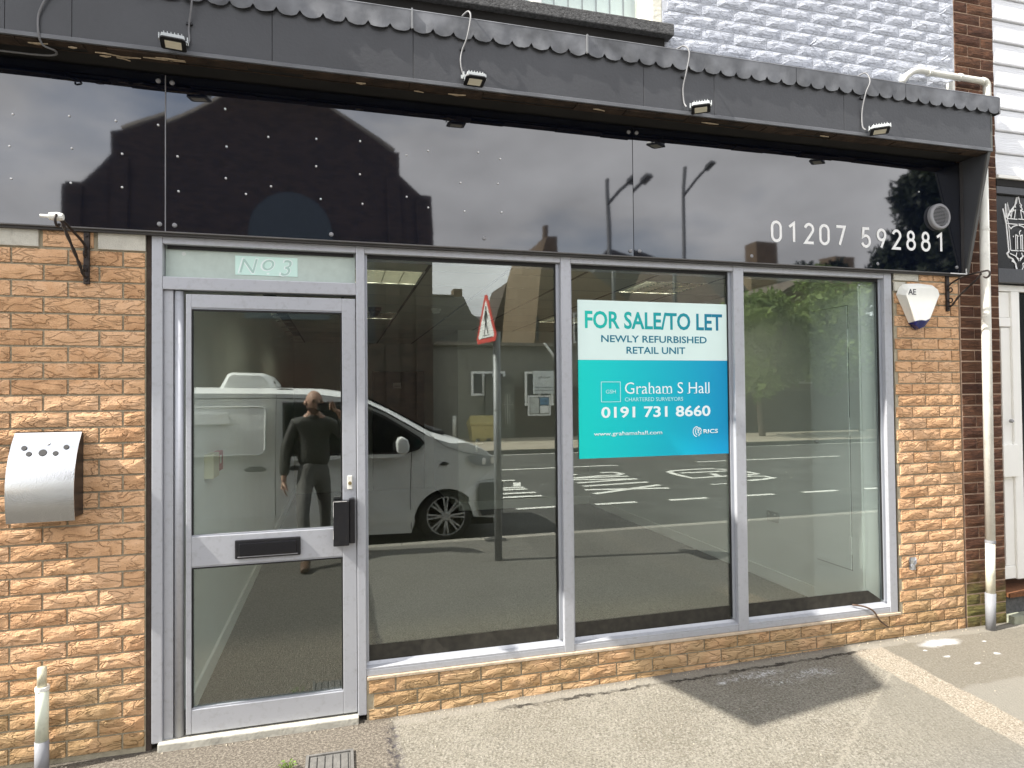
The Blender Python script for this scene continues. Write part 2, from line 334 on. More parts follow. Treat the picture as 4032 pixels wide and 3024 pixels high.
        s = math_('MULTIPLY', rng(d, 1.15, .3), rng(math_('MULTIPLY_ADD', fine, .5, math_('MULTIPLY', mid, .5)), th, th+.14)); spl = s if spl is None else math_('MAXIMUM', spl, s)
    col = mix(math_('MULTIPLY', spl, .85), col, (.68, .68, .68))
    # pavement further out: older grey asphalt with a long joint
    out_ = rng(gx.outputs[1], -.9, -1.5); asp = mix(rng(fine, .4, .65), (.15, .146, .135), (.265, .255, .23)); asp = mix(rng(big, .4, .6, 0, .4), asp, (.15, .145, .13))
    asp = mix(math_('MULTIPLY', rough, .65), asp, (.10, .095, .085)); pj = line(Y, -2.95, .03); col = mix(math_('MULTIPLY', out_, .85), col, asp)
    pch = math_('MULTIPLY', math_('MULTIPLY', rng(X, 2.0, 2.03), rng(X, 2.75, 2.72)), rng(Y, -2.30, -2.33)); col = mix(math_('MULTIPLY', pch, .35), col, (.12, .115, .105))
    L(col, b.inputs['Base Color'])
    hh = math_('ADD', math_('MULTIPLY', fine, math_('MULTIPLY_ADD', rough, 1.6, .7)), math_('MULTIPLY', mid, math_('MULTIPLY_ADD', rough, 1.6, .6)))
    hh = math_('SUBTRACT', hh, math_('MULTIPLY', crk, 2.5))
    # brush marks
    wv = N.new('ShaderNodeTexWave'); wv.inputs['Scale'].default_value = 16; wv.inputs['Distortion'].default_value = 4; wv.inputs['Detail'].default_value = 3
    wm = N.new('ShaderNodeMapping'); wm.inputs['Rotation'].default_value = (0, 0, radians(22)); L(geo.outputs['Position'], wm.inputs[0]); L(wm.outputs[0], wv.inputs['Vector'])
    hh = math_('ADD', hh, math_('MULTIPLY', wv.outputs[1], math_('MULTIPLY', math_('SUBTRACT', 1, rough), .07)))
    bp = N.new('ShaderNodeBump'); bp.inputs['Distance'].default_value = .011; bp.inputs['Strength'].default_value = 1; L(hh, bp.inputs['Height']); L(bp.outputs[0], b.inputs['Normal'])
    return m
def pav_z(x, y):
    return max(0, min(.062, .0175*(x-.12)))*max(0, min(1, 1+(y+.1)/1.6))
g = MB(); xs = [-40, -20, -8, -4, -2.5]+[-2+.25*i for i in range(33)]+[6.5, 7, 8, 12, 20, 34]; ys = [-3.70, -3, -2.4, -1.9, -1.5, -1.2, -.9, -.6, -.3, -.1, .0, .3, .8]
for y in ys:
    for x in xs: g.v.append((x, y, pav_z(x, y)))
nx = len(xs)
g.f = [(j*nx+i, j*nx+i+1, (j+1)*nx+i+1, (j+1)*nx+i) for j in range(len(ys)-1) for i in range(nx-1)]
PAV = ground_mat()
pav = struct('pavement', g, PAV, 'grey worn concrete and asphalt pavement in front of the shop', 'pavement', smooth=True)
KERB = mat('kerb_concrete', (.34, .32, .28), .9, var=.15, vscale=8, bump=.003, bscale=120, rnd=.08)
kb = MB().box(-.4525, .4525, -.0675, .0675, -.16, .003).mesh('kerb_stone'); bevel(kb, .012); kb.materials.append(KERB)
kr = MB().box(-40, 34, -3.835, -3.70, -.3, -.02)
kerb = struct('kerb', kr, MORTAR, 'concrete kerb along the near edge of the road', 'kerb')
for i in range(24):
    o = bpy.data.objects.new('kerb_stone', kb); C.objects.link(o); o.location = (-6.2+.915*i, -3.7675, 0); par(o, kerb)
ROADM = mat('asphalt_road', (.085, .084, .078), .9, var=.22, vscale=1.3, bump=.006, bscale=140, dirt=.0, det=8)
road = struct('road', MB().box(-60, 60, -14.95, -3.835, -.5, -.10), ROADM, 'dark asphalt road between the two pavements', 'road')
FARP = mat('far_pavement', (.36, .32, .25), .9, var=.15, vscale=2, bump=.004, bscale=90)
farp = struct('far_pavement', MB().box(-60, 60, -90, -15.08, -.5, .02), FARP, 'pale sandy pavement on the far side of the road', 'pavement')
fk = struct('far_kerb', MB().box(-60, 60, -15.08, -14.95, -.3, .025), mat('far_kerb_dark', (.10, .095, .085), .9, var=.2), 'dark kerb on the far side of the road', 'kerb')
MARK = mat('road_paint', (.80, .80, .74), .7, var=.08, vscale=12, bump=.001, bscale=90)
def ribbon(mb, pts, w_, z, dz=.0):
    n = len(pts); P = [Vector((p[0], p[1])) for p in pts]; off = []
    for i in range(n):
        d = (P[min(i+1, n-1)]-P[max(i-1, 0)]).normalized(); nn = Vector((-d.y, d.x)); off.append(nn*w_/2)
    v = [(p.x+o.x, p.y+o.y, z) for p, o in zip(P, off)]+[(p.x-o.x, p.y-o.y, z) for p, o in zip(P, off)]
    mb.add(v, [(i, i+1, n+i+1, n+i) for i in range(n-1)])
RZ = -.0955
def mark(pts, w_=.12):
    mb = MB(); ribbon(mb, pts, w_, RZ); o = obj('road_marking', mb, MARK, road, fix=False); return o
STR = [[(5.65,-9.81),(5.83,-9.85),(5.99,-9.75),(6.01,-9.49),(5.81,-9.3),(5.47,-9.35),(5.09,-9.24),(4.75,-9.18)],[(4.73,-9.14),(5.97,-9.08)],[(4.65,-8.92),(5.94,-8.61)],[(4.54,-8.42),(5.94,-8.61)],[(4.49,-7.96),(5.93,-8.1)],[(4.35,-7.51),(5.91,-7.22)],[(4.32,-7.01),(5.94,-7.65)],
 [(8.65,-9.29),(8.34,-9.64),(7.82,-9.68),(7.32,-9.58),(7.12,-9.41),(7.06,-9.13),(7.04,-8.7),(7.05,-8.3),(7.51,-8.35),(8.32,-8.43)],[(7.25,-9.14),(8.55,-9.14)],[(7.86,-8.84),(7.72,-8.37)],[(8.57,-9.17),(8.74,-8.81),(8.73,-8.47),(8.39,-8.39)],[(7.83,-8.12),(8.38,-8.17),(8.6,-8.06),(8.62,-7.79),(8.26,-7.66),(7.87,-7.6)],
 [(2.0,-9.25),(3.47,-9.19)],[(2.2,-8.2),(3.38,-8.18)],[(3.27,-8.31),(3.42,-8.83)],[(1.9,-7.98),(3.36,-7.93)],[(1.9,-7.52),(3.39,-7.48)],[(1.9,-7.1),(3.38,-7.08)]]
for i, s in enumerate(STR):
    o = mark(s, .15); o.location.z += .0006*i
for i in range(-6, 12): mark([(1.31*i+.0, -6.02), (1.31*i+.72, -6.03)], .13)
for i in range(-4, 8): mark([(6.9+3.2*i+(0 if i else 0), -6.85 if False else -7.0-.6), (7.9+3.2*i, -7.6)], .10) if i not in (-1, -2, 0, 1, 2) else None
mark([(6.92, -7.40), (7.6, -7.42)], .08)
for a, b in ((-9, -3.2), (-1, 1.6), (3.6, 6.65), (8.86, 13.3), (15, 20)): mark([(a, -11.1), (b, -11.12)], .12)
dm = MB(); dm.v = [(4.76+.26*cos(2*pi*k/20), -9.62+.13*sin(2*pi*k/20), RZ+.012) for k in range(20)]; dm.f = [tuple(range(20))]; obj('road_marking', dm, MARK, road, fix=False)
mark([(-30, -14.72), (30, -14.74)], .10)

# ---------------------------------------------------------------- shop building
shop = thing('shop_building', 'empty corner shop with buff brick piers, black fascia and grey aluminium shopfront', 'shop')
def in_frame(x, z, y=0, mx=.03, my=.03):
    q = Vector((x, y, z))-CAM; d = q.dot(fw)
    if d <= .05: return False
    f = 2498.5/2016; u = q.dot(rt2)/d*f; v = q.dot(up2)/d*f
    return abs(u) < 1+mx and abs(v) < .75+my
BM = {}
def brick_mesh(key, w_, h, d, rough_, mt):
    """a pressed brick: front face of 4x2 cells with an uneven surface, chamfered edge"""
    k = (key, round(w_, 3), random.randrange(3))
    if k in BM: return BM[k]
    mb = MB(); nx_, nz_ = (5 if w_ > .15 else 3), 3
    for j in range(nz_+1):
        for i in range(nx_+1):
            e = 1 if (i in (0, nx_) or j in (0, nz_)) else 0
            mb.v.append((-w_/2+w_*i/nx_, (rough_*.9 if e else -random.uniform(0, rough_)), -h/2+h*j/nz_))
    mb.f = [(j*(nx_+1)+i, j*(nx_+1)+i+1, (j+1)*(nx_+1)+i+1, (j+1)*(nx_+1)+i) for j in range(nz_) for i in range(nx_)]
    b0 = len(mb.v)
    ring = [i for i in range(nx_+1)]+[(j)*(nx_+1)+nx_ for j in range(1, nz_+1)]+[nz_*(nx_+1)+i for i in range(nx_-1, -1, -1)]+[j*(nx_+1) for j in range(nz_-1, 0, -1)]
    mb.v += [(mb.v[i][0], d, mb.v[i][2]) for i in ring]; n = len(ring)
    mb.f += [(ring[i], b0+i, b0+(i+1) % n, ring[(i+1) % n]) for i in range(n)]
    me = mb.mesh('brick'); fixn(me); me.materials.append(mt)
    for p in me.polygons: p.use_smooth = False
    BM[k] = me; return me
NB = [0]
def brick(x0, x1, z0, z1, parent, mt=None, key='buff', rough_=.003, y=0, name='brick', jt=.005):
    w_, h = x1-x0-2*jt, z1-z0-2*jt
    if w_ < .02: return
    me = brick_mesh(key, w_, h, .03, rough_, mt)
    o = bpy.data.objects.new(name, me); C.objects.link(o); o.location = ((x0+x1)/2, y+random.uniform(-.0012, .0012), (z0+z1)/2); o.rotation_euler = (0, random.uniform(-.004, .004), 0)
    par(o, parent); NB[0] += 1; return o
def course(z0, z1, xa, xb, off, parent, mt, key, L_=.225, **k):
    x = off
    while x > xa: x -= L_
    while x < xb:
        a, b = max(x, xa), min(x+L_, xb)
        if b-a > .03 and (in_frame(a, (z0+z1)/2) or in_frame(b, (z0+z1)/2)): brick(a, b, z0, z1, parent, mt, key, **k)
        x += L_
# left pier
lp = obj('brick_pier', MB().box(-2.2, -.886, .009, .30, -.2, 2.44), MORTAR, shop)
for n in range(-1, 30):
    z1 = 2.273-.075*n; z0 = z1-.075
    course(z0, z1, -2.2, -.886, (-1.432 if n % 2 else -1.305), lp, BUFF, 'buff')
for a, b in ((-1.60, -1.324), (-1.085, -.886)): obj('concrete_pad', MB().box(a, b, -.003, .02, 2.352, 2.438), PAD, lp, bev=.003)
brick(-1.313, -1.10, 2.352, 2.438, lp, BUFF, 'buff')
# right pier + low wall under the windows
rp_ = obj('brick_pier', MB().box(3.512, 4.056, .009, .30, -.1, 2.44), MORTAR, shop)
for mI in range(-2, 26):
    z1 = 2.156-.075*mI; z0 = z1-.075
    if z0 > 2.335: continue
    course(z0, z1, 3.512, 4.056, (3.7587-.225 if mI % 2 else 3.646-.225), rp_, BUFF, 'buff')
obj('concrete_pad', MB().box(3.512, 3.712, -.003, .02, 2.385, 2.438), PAD, rp_, bev=.003)
obj('concrete_pad', MB().box(3.512, 3.60, -.004, .02, 2.315, 2.375), PAD, rp_, bev=.003)
course(2.31, 2.385, 3.62, 4.056, 3.72, rp_, BUFF, 'buff'); course(2.387, 2.44, 3.72, 4.056, 3.84, rp_, BUFF, 'buff')
lw = obj('low_brick_wall', MB().box(.127, 4.056, .009, .115, -.1, .206), MORTAR, shop)
for r, (z0, z1, off) in enumerate(((.1315, .2065, .497), (.0565, .1315, .3837), (-.0185, .0565, .505))):
    course(z0, z1, .133, 4.056, off, lw, BUFF, 'buff')
obj('mortar_fillet', MB().box(.13, 3.512, -.004, .05, .204, .221), mat('fillet_mortar', (.50, .40, .29), .9, var=.15, vscale=20, bump=.003, bscale=60), lw, bev=.004)

STRIP = mat('ledge_stand_in_dark', (.030, .027, .020), .7, var=.35, vscale=25, dirt=.0)  # added matte strip on the panes, stands in for the dark ledge inside
# shop frame (aluminium)
fr = MB()
F0, F1 = .004, .085
def fbar(x0, x1, z0, z1, y0=F0, y1=F1, name='frame_bar', mt=ALU, bv=.004):
    return obj(name, MB().box(x0, x1, y0, y1, z0, z1), mt, frame, bev=bv)
frame = obj('window_frame', MB().box(-.8615, 3.502, .082, .10, 2.37, 2.428), ALU, shop)
obj('timber_strip', MB().box(-.885, -.862, .012, .09, .0, 2.44), TIMBERD, frame)
obj('timber_strip', MB().box(3.4965, 3.511, .018, .09, .20, 2.44), TIMBERD, frame)
fbar(-.8615, -.815, .03, 2.432)                       # left jamb
fbar(-.815, -.772, .032, 2.175, .022, F1)             # inner jamb
obj('hinge_post', MB().tube([(-.748, .036, .035), (-.748, .036, 2.172)], .0215, 14), ALU, frame, smooth=True)
fbar(.083, .1262, .03, 2.432)                         # door / window mullion
fbar(1.199, 1.258, .222, 2.432); fbar(2.308, 2.379, .222, 2.432); fbar(3.435, 3.495, .222, 2.432)
for a, b in ((-.815, .083), (.1262, 1.199), (1.258, 2.308), (2.379, 3.435)): fbar(a, b, 2.395, 2.431, .0065, F1)
fbar(-.815, .083, 2.176, 2.238, .006, F1)             # transom
for a, b in ((.1262, 1.199), (1.258, 2.308), (2.379, 3.435)):
    fbar(a, b, .222, .254, .0065, F1)
    s = MB().prism([(.007, .2545), (.046, .2545), (.046, .283), (.040, .286), (.032, .271), (.007, .262)], a, b, 'X'); obj('glazing_bead', s, ALU, frame)
    for x0, x1 in ((a, a+.014), (b-.020, b)): obj('glazing_bead', MB().box(x0, x1, .030, .046, .287, 2.394), ALUD, frame, bev=.002)
    obj('gasket', MB().box(a+.014, b-.020, .038, .047, 2.376, 2.395), GASKET, frame)
    obj('gasket', MB().box(b-.026, b-.0201, .036, .047, .300, 2.376), GASKET, frame)
    wp = obj('window_pane', MB().box(a+.012, b-.018, .048, .054, .28, 2.40), GLASS, shop)
    xe = b-.030 if b < 3 else 3.30
    obj('ledge_stand_in', MB().prism([(a+.014, .284), (xe+(.10 if b > 3 else 0), .284), (xe+(.10 if b > 3 else 0), .300), (xe, .366), (a+(xe-a)*.55, .3655), (a+(xe-a)*.40, .3635), (a+.014, .364)], .0465, .0479), STRIP, wp)
obj('gasket', MB().box(-.802, .072, .036, .047, 2.378, 2.3945), GASKET, frame)
pass
fan = obj('fanlight_pane', MB().box(-.812, .080, .048, .054, 2.232, 2.40), mat('frosted_pane', (.50, .58, .53), .25, var=.05, vscale=30, ior=1.6), shop)
obj('sticker', MB().lathe([(.0095, .0465), (.0095, .0478)], (-.7315, 0, 2.358), 'Y', 16), mat('sticker_grey', (.62, .66, .63), .6), fan)
lab = obj('number_label', MB().box(-.499, -.205, .0455, .0475, 2.266, 2.361), mat('label_pale_aqua', (.62, .84, .76), .5, var=.04), fan)

# ---- text helper
def text_me(s, x0, x1, z0, z1, y, depth=.002, off=0., shear=0., flip=False, capfit=None):
    cu = bpy.data.curves.new('lettering', 'FONT'); cu.body = s; cu.size = 1; cu.offset = off; cu.shear = shear; cu.extrude = .0; cu.resolution_u = 3
    o = bpy.data.objects.new('tmp', cu); C.objects.link(o)
    dg = bpy.context.evaluated_depsgraph_get(); me = bpy.data.meshes.new_from_object(o.evaluated_get(dg))
    bpy.data.objects.remove(o); bpy.data.curves.remove(cu)
    X = [v.co.x for v in me.vertices]; Y = [v.co.y for v in me.vertices]
    a, b = min(X), max(X); c, d = (min(Y), max(Y)) if capfit is None else capfit
    for v in me.vertices:
        u = (v.co.x-a)/(b-a); t = (v.co.y-c)/(d-c)
        if flip: v.co = (x1-(x1-x0)*u, y, z0+(z1-z0)*t)
        else: v.co = (x0+(x1-x0)*u, y, z0+(z1-z0)*t)
    # give it thickness
    b_ = bmesh.new(); b_.from_mesh(me); bmesh.ops.recalc_face_normals(b_, faces=b_.faces)
    r = bmesh.ops.extrude_face_region(b_, geom=b_.faces[:]); 
    for e in r['geom']:
        if isinstance(e, bmesh.types.BMVert): e.co.y += depth*(1 if not flip else -1)
    bmesh.ops.recalc_face_normals(b_, faces=b_.faces); b_.to_mesh(me); b_.free()
    return me
def text(s, x0, x1, z0, z1, y, mt, parent, name='letter', small=False, **k):
    me = text_me(s, x0, x1, z0, z1, y, **k)
    if small:
        o = link('fine_print', me, mt, parent); o['kind'] = 'stuff'; return o
    b = bmesh.new(); b.from_mesh(me); b.verts.ensure_lookup_table(); seen = set(); isl = []
    for v in b.verts:
        if v.index in seen: continue
        st = [v]; seen.add(v.index); comp = []
        while st:
            q = st.pop(); comp.append(q)
            for e in q.link_edges:
                w_ = e.other_vert(q)
                if w_.index not in seen: seen.add(w_.index); st.append(w_)
        isl.append(comp)
    for comp in isl:
        ids = {v.index: i for i, v in enumerate(comp)}; fs = [f for f in b.faces if f.verts[0].index in ids]
        mb = MB(); mb.v = [tuple(v.co) for v in comp]; mb.f = [tuple(ids[v.index] for v in f.verts) for f in fs]
        o = obj(name, mb, mt, parent, fix=False)
    b.free(); return o
LETW = mat('pale_letter', (.80, .90, .87), .5, var=0)
LETG = mat('letter_fill', (.42, .60, .54), .5, var=0)  # darker green fill printed inside the pale letter outline
for s, a, b, z0, z1 in (('N', -.484, -.395, 2.274, 2.350), ('o', -.376, -.318, 2.290, 2.350), ('3', -.290, -.234, 2.266, 2.352)):
    text(s, a-.005, b+.005, z0-.002, z1+.002, .0447, LETW, lab, shear=.25, off=.018, depth=.0008)
    text(s, a+.004, b+.001, z0+.003, z1-.003, .0443, LETG, lab, shear=.25, off=-.002, depth=.0003)
obj('full_stop', MB().box(-.352, -.340, .0444, .0455, 2.272, 2.280), LETW, lab)

# ---- door
door = obj('door', MB().box(-.716, -.692, .016, .058, .046, 2.158), ALU, shop, bev=.003)
for x0, x1, z0, z1 in ((.012, .080, .046, 2.158), (-.692, .012, 2.092, 2.158), (-.692, .012, .842, .985), (-.692, .012, .046, .160)):
    obj('door_rail' if x1-x0 > .2 else 'door_stile', MB().box(x0, x1, .016+(.0006 if x1-x0 > .2 else 0), .058, z0, z1), ALU, door, bev=.003)
for z0, z1 in ((.985, 2.092), (.160, .842)):
    obj('glazing_bead', MB().box(-.692, .012, .022, .034, z1-.006, z1), ALUD, door); obj('glazing_bead', MB().box(-.692, .012, .022, .034, z0, z0+.007), ALUD, door)
    obj('gasket', MB().box(-.691, -.685, .024, .034, z0+.007, z1-.006), GASKET, door); obj('gasket', MB().box(.005, .011, .024, .034, z0+.007, z1-.006), GASKET, door)
    obj('gasket', MB().box(-.685, .005, .026, .035, z1-.014, z1-.006), GASKET, door)
    obj('door_pane', MB().box(-.691, .011, .035, .041, z0+.001, z1-.001), GLASS, door)
lt = obj('letter_plate', MB().box(-.497, -.192, .002, .0158, .866, .958), BLK, door, bev=.006)
obj('letter_flap', MB().box(-.478, -.212, -.005, .003, .882, .942), mat('letter_flap_black', (.010, .010, .012), .22, var=.1), lt, bev=.004)
obj('worn_edge', MB().box(-.484, -.206, -.0015, .0025, .8745, .8785), mat('scuffed_metal', (.35, .35, .36), .4, metal=.5), lt)
lb = obj('door_lock_box', MB().box(-.034, .043, -.042, .0158, .905, 1.128), BLK, door, bev=.004)
obj('lock_back_plate', MB().box(.043, .072, -.030, .0158, .912, 1.138), BLK, door, bev=.005)
SCUFF = mat('chipped_edge', (.55, .54, .52), .6, var=.3, vscale=90)
obj('chipped_edge', MB().box(-.0350, -.0325, -.0432, -.040, 1.05, 1.128), SCUFF, lb); obj('chipped_edge', MB().box(-.030, .032, -.0430, -.041, 1.1265, 1.1292), SCUFF, lb); obj('chipped_edge', MB().box(-.0352, -.0330, -.0430, -.0405, .94, .985), SCUFF, lb)
cy = obj('lock_cylinder', MB().box(.036, .060, .009, .0158, 1.180, 1.250), mat('cream_plate', (.75, .73, .66), .4), door, bev=.003)
obj('key_slot', MB().lathe([(.009, .004), (.009, .0092)], (.048, 0, 1.212), 'Y', 14), mat('brass', (.45, .36, .18), .35, metal=.8), cy)
obj('pull_handle', MB().box(-.03, .0, .045, .075, .95, 1.14), BLK, door, bev=.003)
thr = obj('door_threshold', MB().box(-.83, .086, -.022, .10, -.02, .036), mat('pale_threshold', (.40, .385, .33), .85, var=.2, vscale=14, bump=.003, bscale=50, dirt=.5, dscale=10), shop, bev=.006)

# fascia panels
for i, (a, b) in enumerate(((-3.24, -.801), (-.797, 1.642), (1.646, 4.086))):
    x = [a, (a+b)/2, b]
    pl = MB(); nseg = 16
    for side in (0, 1):
        for j in range(2):
            for k in range(nseg+1):
                t = k/nseg; yy = -.008-.006*sin(pi*t)*(1 if i != 1 else .4)
                pl.v.append((a+(b-a)*t, yy if side == 0 else .010, (2.446, 3.205)[j]))
    n1 = nseg+1
    for k in range(nseg):
        pl.f += [(k, k+1, n1+k+1, n1+k), (2*n1+k, 3*n1+k, 3*n1+k+1, 2*n1+k+1), (k, 2*n1+k, 2*n1+k+1, k+1), (n1+k, n1+k+1, 3*n1+k+1, 3*n1+k)]
    pl.f += [(0, n1, 3*n1, 2*n1), (n1-1, 3*n1-1, 4*n1-1, 2*n1-1)]
    panel = obj('fascia_panel', pl, FASC, shop, smooth=False); autosmooth(panel, 20)
    if i == 0: PANELS = []
    PANELS.append(panel)
SCREW = mat('screw_head', (.72, .72, .72), .4, metal=.6, var=0)
sm = MB().lathe([(.0052, .004), (.0052, -.002), (.003, -.004)], (0, 0, 0), 'Y', 8).mesh('screw'); fixn(sm); sm.materials.append(SCREW)
cm_ = MB().lathe([(.011, .004), (.011, -.003), (.006, -.007)], (0, 0, 0), 'Y', 12).mesh('screw_cap'); fixn(cm_); cm_.materials.append(mat('screw_cap_grey', (.25, .25, .26), .4))
RIV = [(-1.009,2.959),(-.83,2.957),(-.982,2.805),(-.982,2.647),(-.746,2.814),(-.742,2.646),(-.535,3.067),(-.529,2.882),(-.532,2.726),(-.441,2.655),(-.337,2.948),(-.325,2.702),(-.109,2.961),(-.11,2.821),(-.089,2.656),(.107,2.97),(.105,2.798),(.117,2.646),(.344,2.92),(.343,2.699),(.458,2.953),(.456,2.65),(.729,2.97),(.851,2.945),(.63,2.797),(.837,2.808),(.651,2.644),(.856,2.652),(-1.421,2.946),(-1.199,2.961),(-1.433,2.799),(-1.188,2.812),(-1.426,2.652),(-1.192,2.651),(3.72,2.98)]
for x, z in RIV:
    o = bpy.data.objects.new('screw', sm); C.objects.link(o); o.location = (x, -.0125, z); par(o, PANELS[0 if x < -.8 else 1 if x < 1.644 else 2])
for x, z in ((-.824,2.483),(-.759,2.481),(-.038,2.479),(.758,2.504),(1.623,2.479),(1.679,2.481),(2.428,2.488),(3.372,2.484),(4.03,2.49),(-.83,3.17),(-.77,3.168),(1.62,3.17),(1.67,3.17)):
    o = bpy.data.objects.new('screw_cap', cm_); C.objects.link(o); o.location = (x, -.0105, z); par(o, PANELS[0 if x < -.8 else 1 if x < 1.644 else 2])
obj('fascia_trim', MB().box(-3.2, 4.088, -.034, .012, 2.4385, 2.4455), mat('fascia_trim_metal', (.11, .105, .10), .5, var=.2, vscale=8), shop, bev=.002)
obj('fascia_trim', MB().box(-3.2, 4.088, -.022, .012, 2.428, 2.438), mat('fascia_under_trim', (.05, .047, .045), .6, var=.2), shop)
obj('seam_strip', MB().box(-.8008, -.7972, -.0135, -.004, 2.447, 3.20), mat('seam_strip_grey', (.22, .22, .23), .5), shop)
CHIP = mat('chipped_white', (.72, .72, .70), .6)
obj('worn_corner', MB().box(3.945, 4.088, -.0365, -.0342, 2.4385, 2.4455), CHIP, shop); obj('worn_corner', MB().box(4.078, 4.0885, -.0365, -.0342, 2.4458, 2.478), CHIP, shop)
# canopy over the fascia
can = obj('canopy', MB().box(-3.2, 4.105, -.196, .30, 3.215, 3.50), SOFF, shop)
CY = -.20
segs = [-3.2, -1.372, -1.122, -.3, .36, 1.62, 2.06, 2.95, 4.112]
for a, b in zip(segs, segs[1:]):
    obj('canopy_board', MB().box(a+.0009, b-.0009, CY-.004, CY+.006, 3.232, 3.52), BOARDG, can, bev=.0012, seg=1)
obj('canopy_lip', MB().prism([(-.196, 3.214), (-.2085, 3.214), (-.2085, 3.231), (-.2045, 3.234), (-.196, 3.234)], -3.2, 4.113, 'X'), mat('canopy_lip_grey', (.12, .125, .135), .45, var=.2, vscale=7), can)
obj('canopy_end_trim', MB().box(4.1061, 4.120, -.206, .02, 3.213, 3.52), mat('end_trim', (.085, .09, .08), .6, var=.2), can, bev=.002)
obj('cheek_panel', MB().prism([(.0, 2.446), (.0, 3.213), (-.186, 3.213), (-.02, 2.446)], 4.087, 4.099, 'X'), BOARDG, can)
obj('cheek_trim', MB().prism([(-.020, 2.44), (-.188, 3.213), (-.202, 3.213), (-.034, 2.44)], 4.085, 4.106, 'X'), mat('cheek_trim_grey', (.09, .09, .085), .55, var=.15), can)
obj('corner_bead', MB().box(4.072, 4.0865, -.022, -.010, 2.447, 3.205), mat('corner_bead_dark', (.05, .047, .047), .5), can)
# rotten timber under the front edge, splintered
sp = MB(); x = -3.2
while x < 4.08:
    w_ = random.uniform(.08, .35); d = random.uniform(.035, .075); h = random.uniform(.004, .012)
    sp.box(x, min(x+w_-.003, 4.085), -.194, -.194+d, 3.2145-h, 3.2148); x += w_
obj('soffit_batten', sp, ROT, can)
SPL = mat('pale_splinter', (.45, .36, .25), .9, var=.3, vscale=40)
for k in range(16):
    x = random.choice((random.uniform(-1.4, -.7), random.uniform(-1.4, 4.0))); l = random.uniform(.03, .14); y = random.uniform(-.185, -.13)
    obj('splinter', MB().prism([(x, y), (x+l*.5, y+random.uniform(.003, .010)), (x+l, y+random.uniform(-.01, .02)), (x+l*.4, y-.004)], 3.1985, 3.2035, 'Z'), SPL, can)
obj('soffit_line', MB().box(-3.2, 4.08, -.120, -.115, 3.211, 3.2142), ROT, can)
# lead flashing with a scalloped drip edge
def lead(a, b):
    n = max(1, round((b-a)/.098)); p = (b-a)/n; mb = MB(); q = 0
    for i in range(n):
        for k in range(0 if i == 0 else 1, 9):
            t = k/8; zb = 3.487-.030*sqrt(max(0, 1-(2*t-1)**2))+random.uniform(-.0015, .0015); X = a+p*(i+t)
            for z in (3.566, 3.53, (3.53+zb)/2, zb):
                d = .002*sin(X*23)*(3.566-z)/.08+.0015*sin(X*51+1)*(3.566-z)/.08
                mb.v += [(X, CY-.0205+d, z), (X, CY-.0165+d, z)]
            q += 1
    for i in range(q-1):
        for k in range(3):
            o0, o1 = i*8+k*2, (i+1)*8+k*2; mb.f += [(o0, o0+2, o1+2, o1), (o0+1, o1+1, o1+3, o0+3)]
        mb.f += [(i*8, (i+1)*8, (i+1)*8+1, i*8+1), (i*8+6, i*8+7, (i+1)*8+7, (i+1)*8+6)]
    obj('lead_flashing', mb, LEAD, can)
    obj('lead_flashing', MB().prism([(CY-.0215, 3.5665), (CY-.014, 3.5745), (.0, 3.66), (.0, 3.652), (CY-.02, 3.5665)], a, b-.002, 'X'), LEAD, can)
for a, b in ((-3.2, -1.5), (-1.5, -.28), (-.28, .352), (.355, 1.28), (1.283, 2.6), (2.603, 3.4), (3.403, 4.165)): lead(a, b)
obj('flashing_end', MB().box(4.1655, 4.170, CY-.0215, .0, 3.46, 3.566), LEAD, can)
for x in (.3535, 1.2815): obj('lead_seam', MB().box(x-.004, x+.004, CY-.031, CY-.020, 3.47, 3.572), mat('lead_bright', (.22, .225, .23), .5, metal=.3), can)

# upper wall (painted brick) and upper window
uw = obj('upper_wall', MB().box(-4, .30, .012, .30, 3.50, 6.5), MORTARW, shop); 
uw2 = obj('painted_wall', MB().box(1.853, 4.066, .005, .30, 3.50, 6.5), MORTARW, shop)
obj('upper_wall', MB().box(.30, 1.853, .012, .30, 5.0, 6.5), MORTARW, shop)
for k in range(-4, 9):
    z0 = 3.931+.0745*k; course(z0, z0+.0745, 1.856, 4.066, 3.139 if k % 2 else 3.027, uw2, PAINTB, 'paint', L_=.2285, rough_=.003, name='painted_brick', jt=.0035)
UP = mat('white_upvc', (.84, .83, .78), .35, var=.02); 
uwf = obj('upper_window', MB().box(1.735, 1.790, .05, .12, 3.812, 5.0), UP, shop, bev=.004)
obj('window_sash', MB().box(.31, 1.735, .05, .12, 3.812, 3.862), UP, uwf, bev=.004); obj('window_mullion', MB().box(1.060, 1.118, .044, .12, 3.855, 5.0), UP, uwf, bev=.006)
obj('window_sash', MB().box(1.118, 1.735, .058, .118, 3.862, 3.888), UP, uwf, bev=.006); obj('window_sash', MB().box(.31, 1.060, .058, .118, 3.862, 3.888), UP, uwf, bev=.006)
obj('window_reveal', MB().box(1.790, 1.853, .004, .13, 3.80, 5.0), mat('cream_reveal', (.72, .70, .60), .7, var=.06, vscale=20, bump=.004, bscale=40), uwf, bev=.006)
obj('window_pane', MB().box(.31, 1.735, .085, .091, 3.888, 5.0), GLASS, uwf)
BLD = mat('blind_slat', (.72, .76, .74), .7, var=.03, rnd=.04)
for k in range(16):
    x = .34+.089*k; o = obj('blind_slat', MB().box(x, x+.0845, .150, .152, 3.80, 5.0), BLD, uwf); o.rotation_euler.z = radians(9)
obj('room_dark', MB().box(.30, 1.853, .50, .52, 3.7, 5.0), GREYIN, uwf)
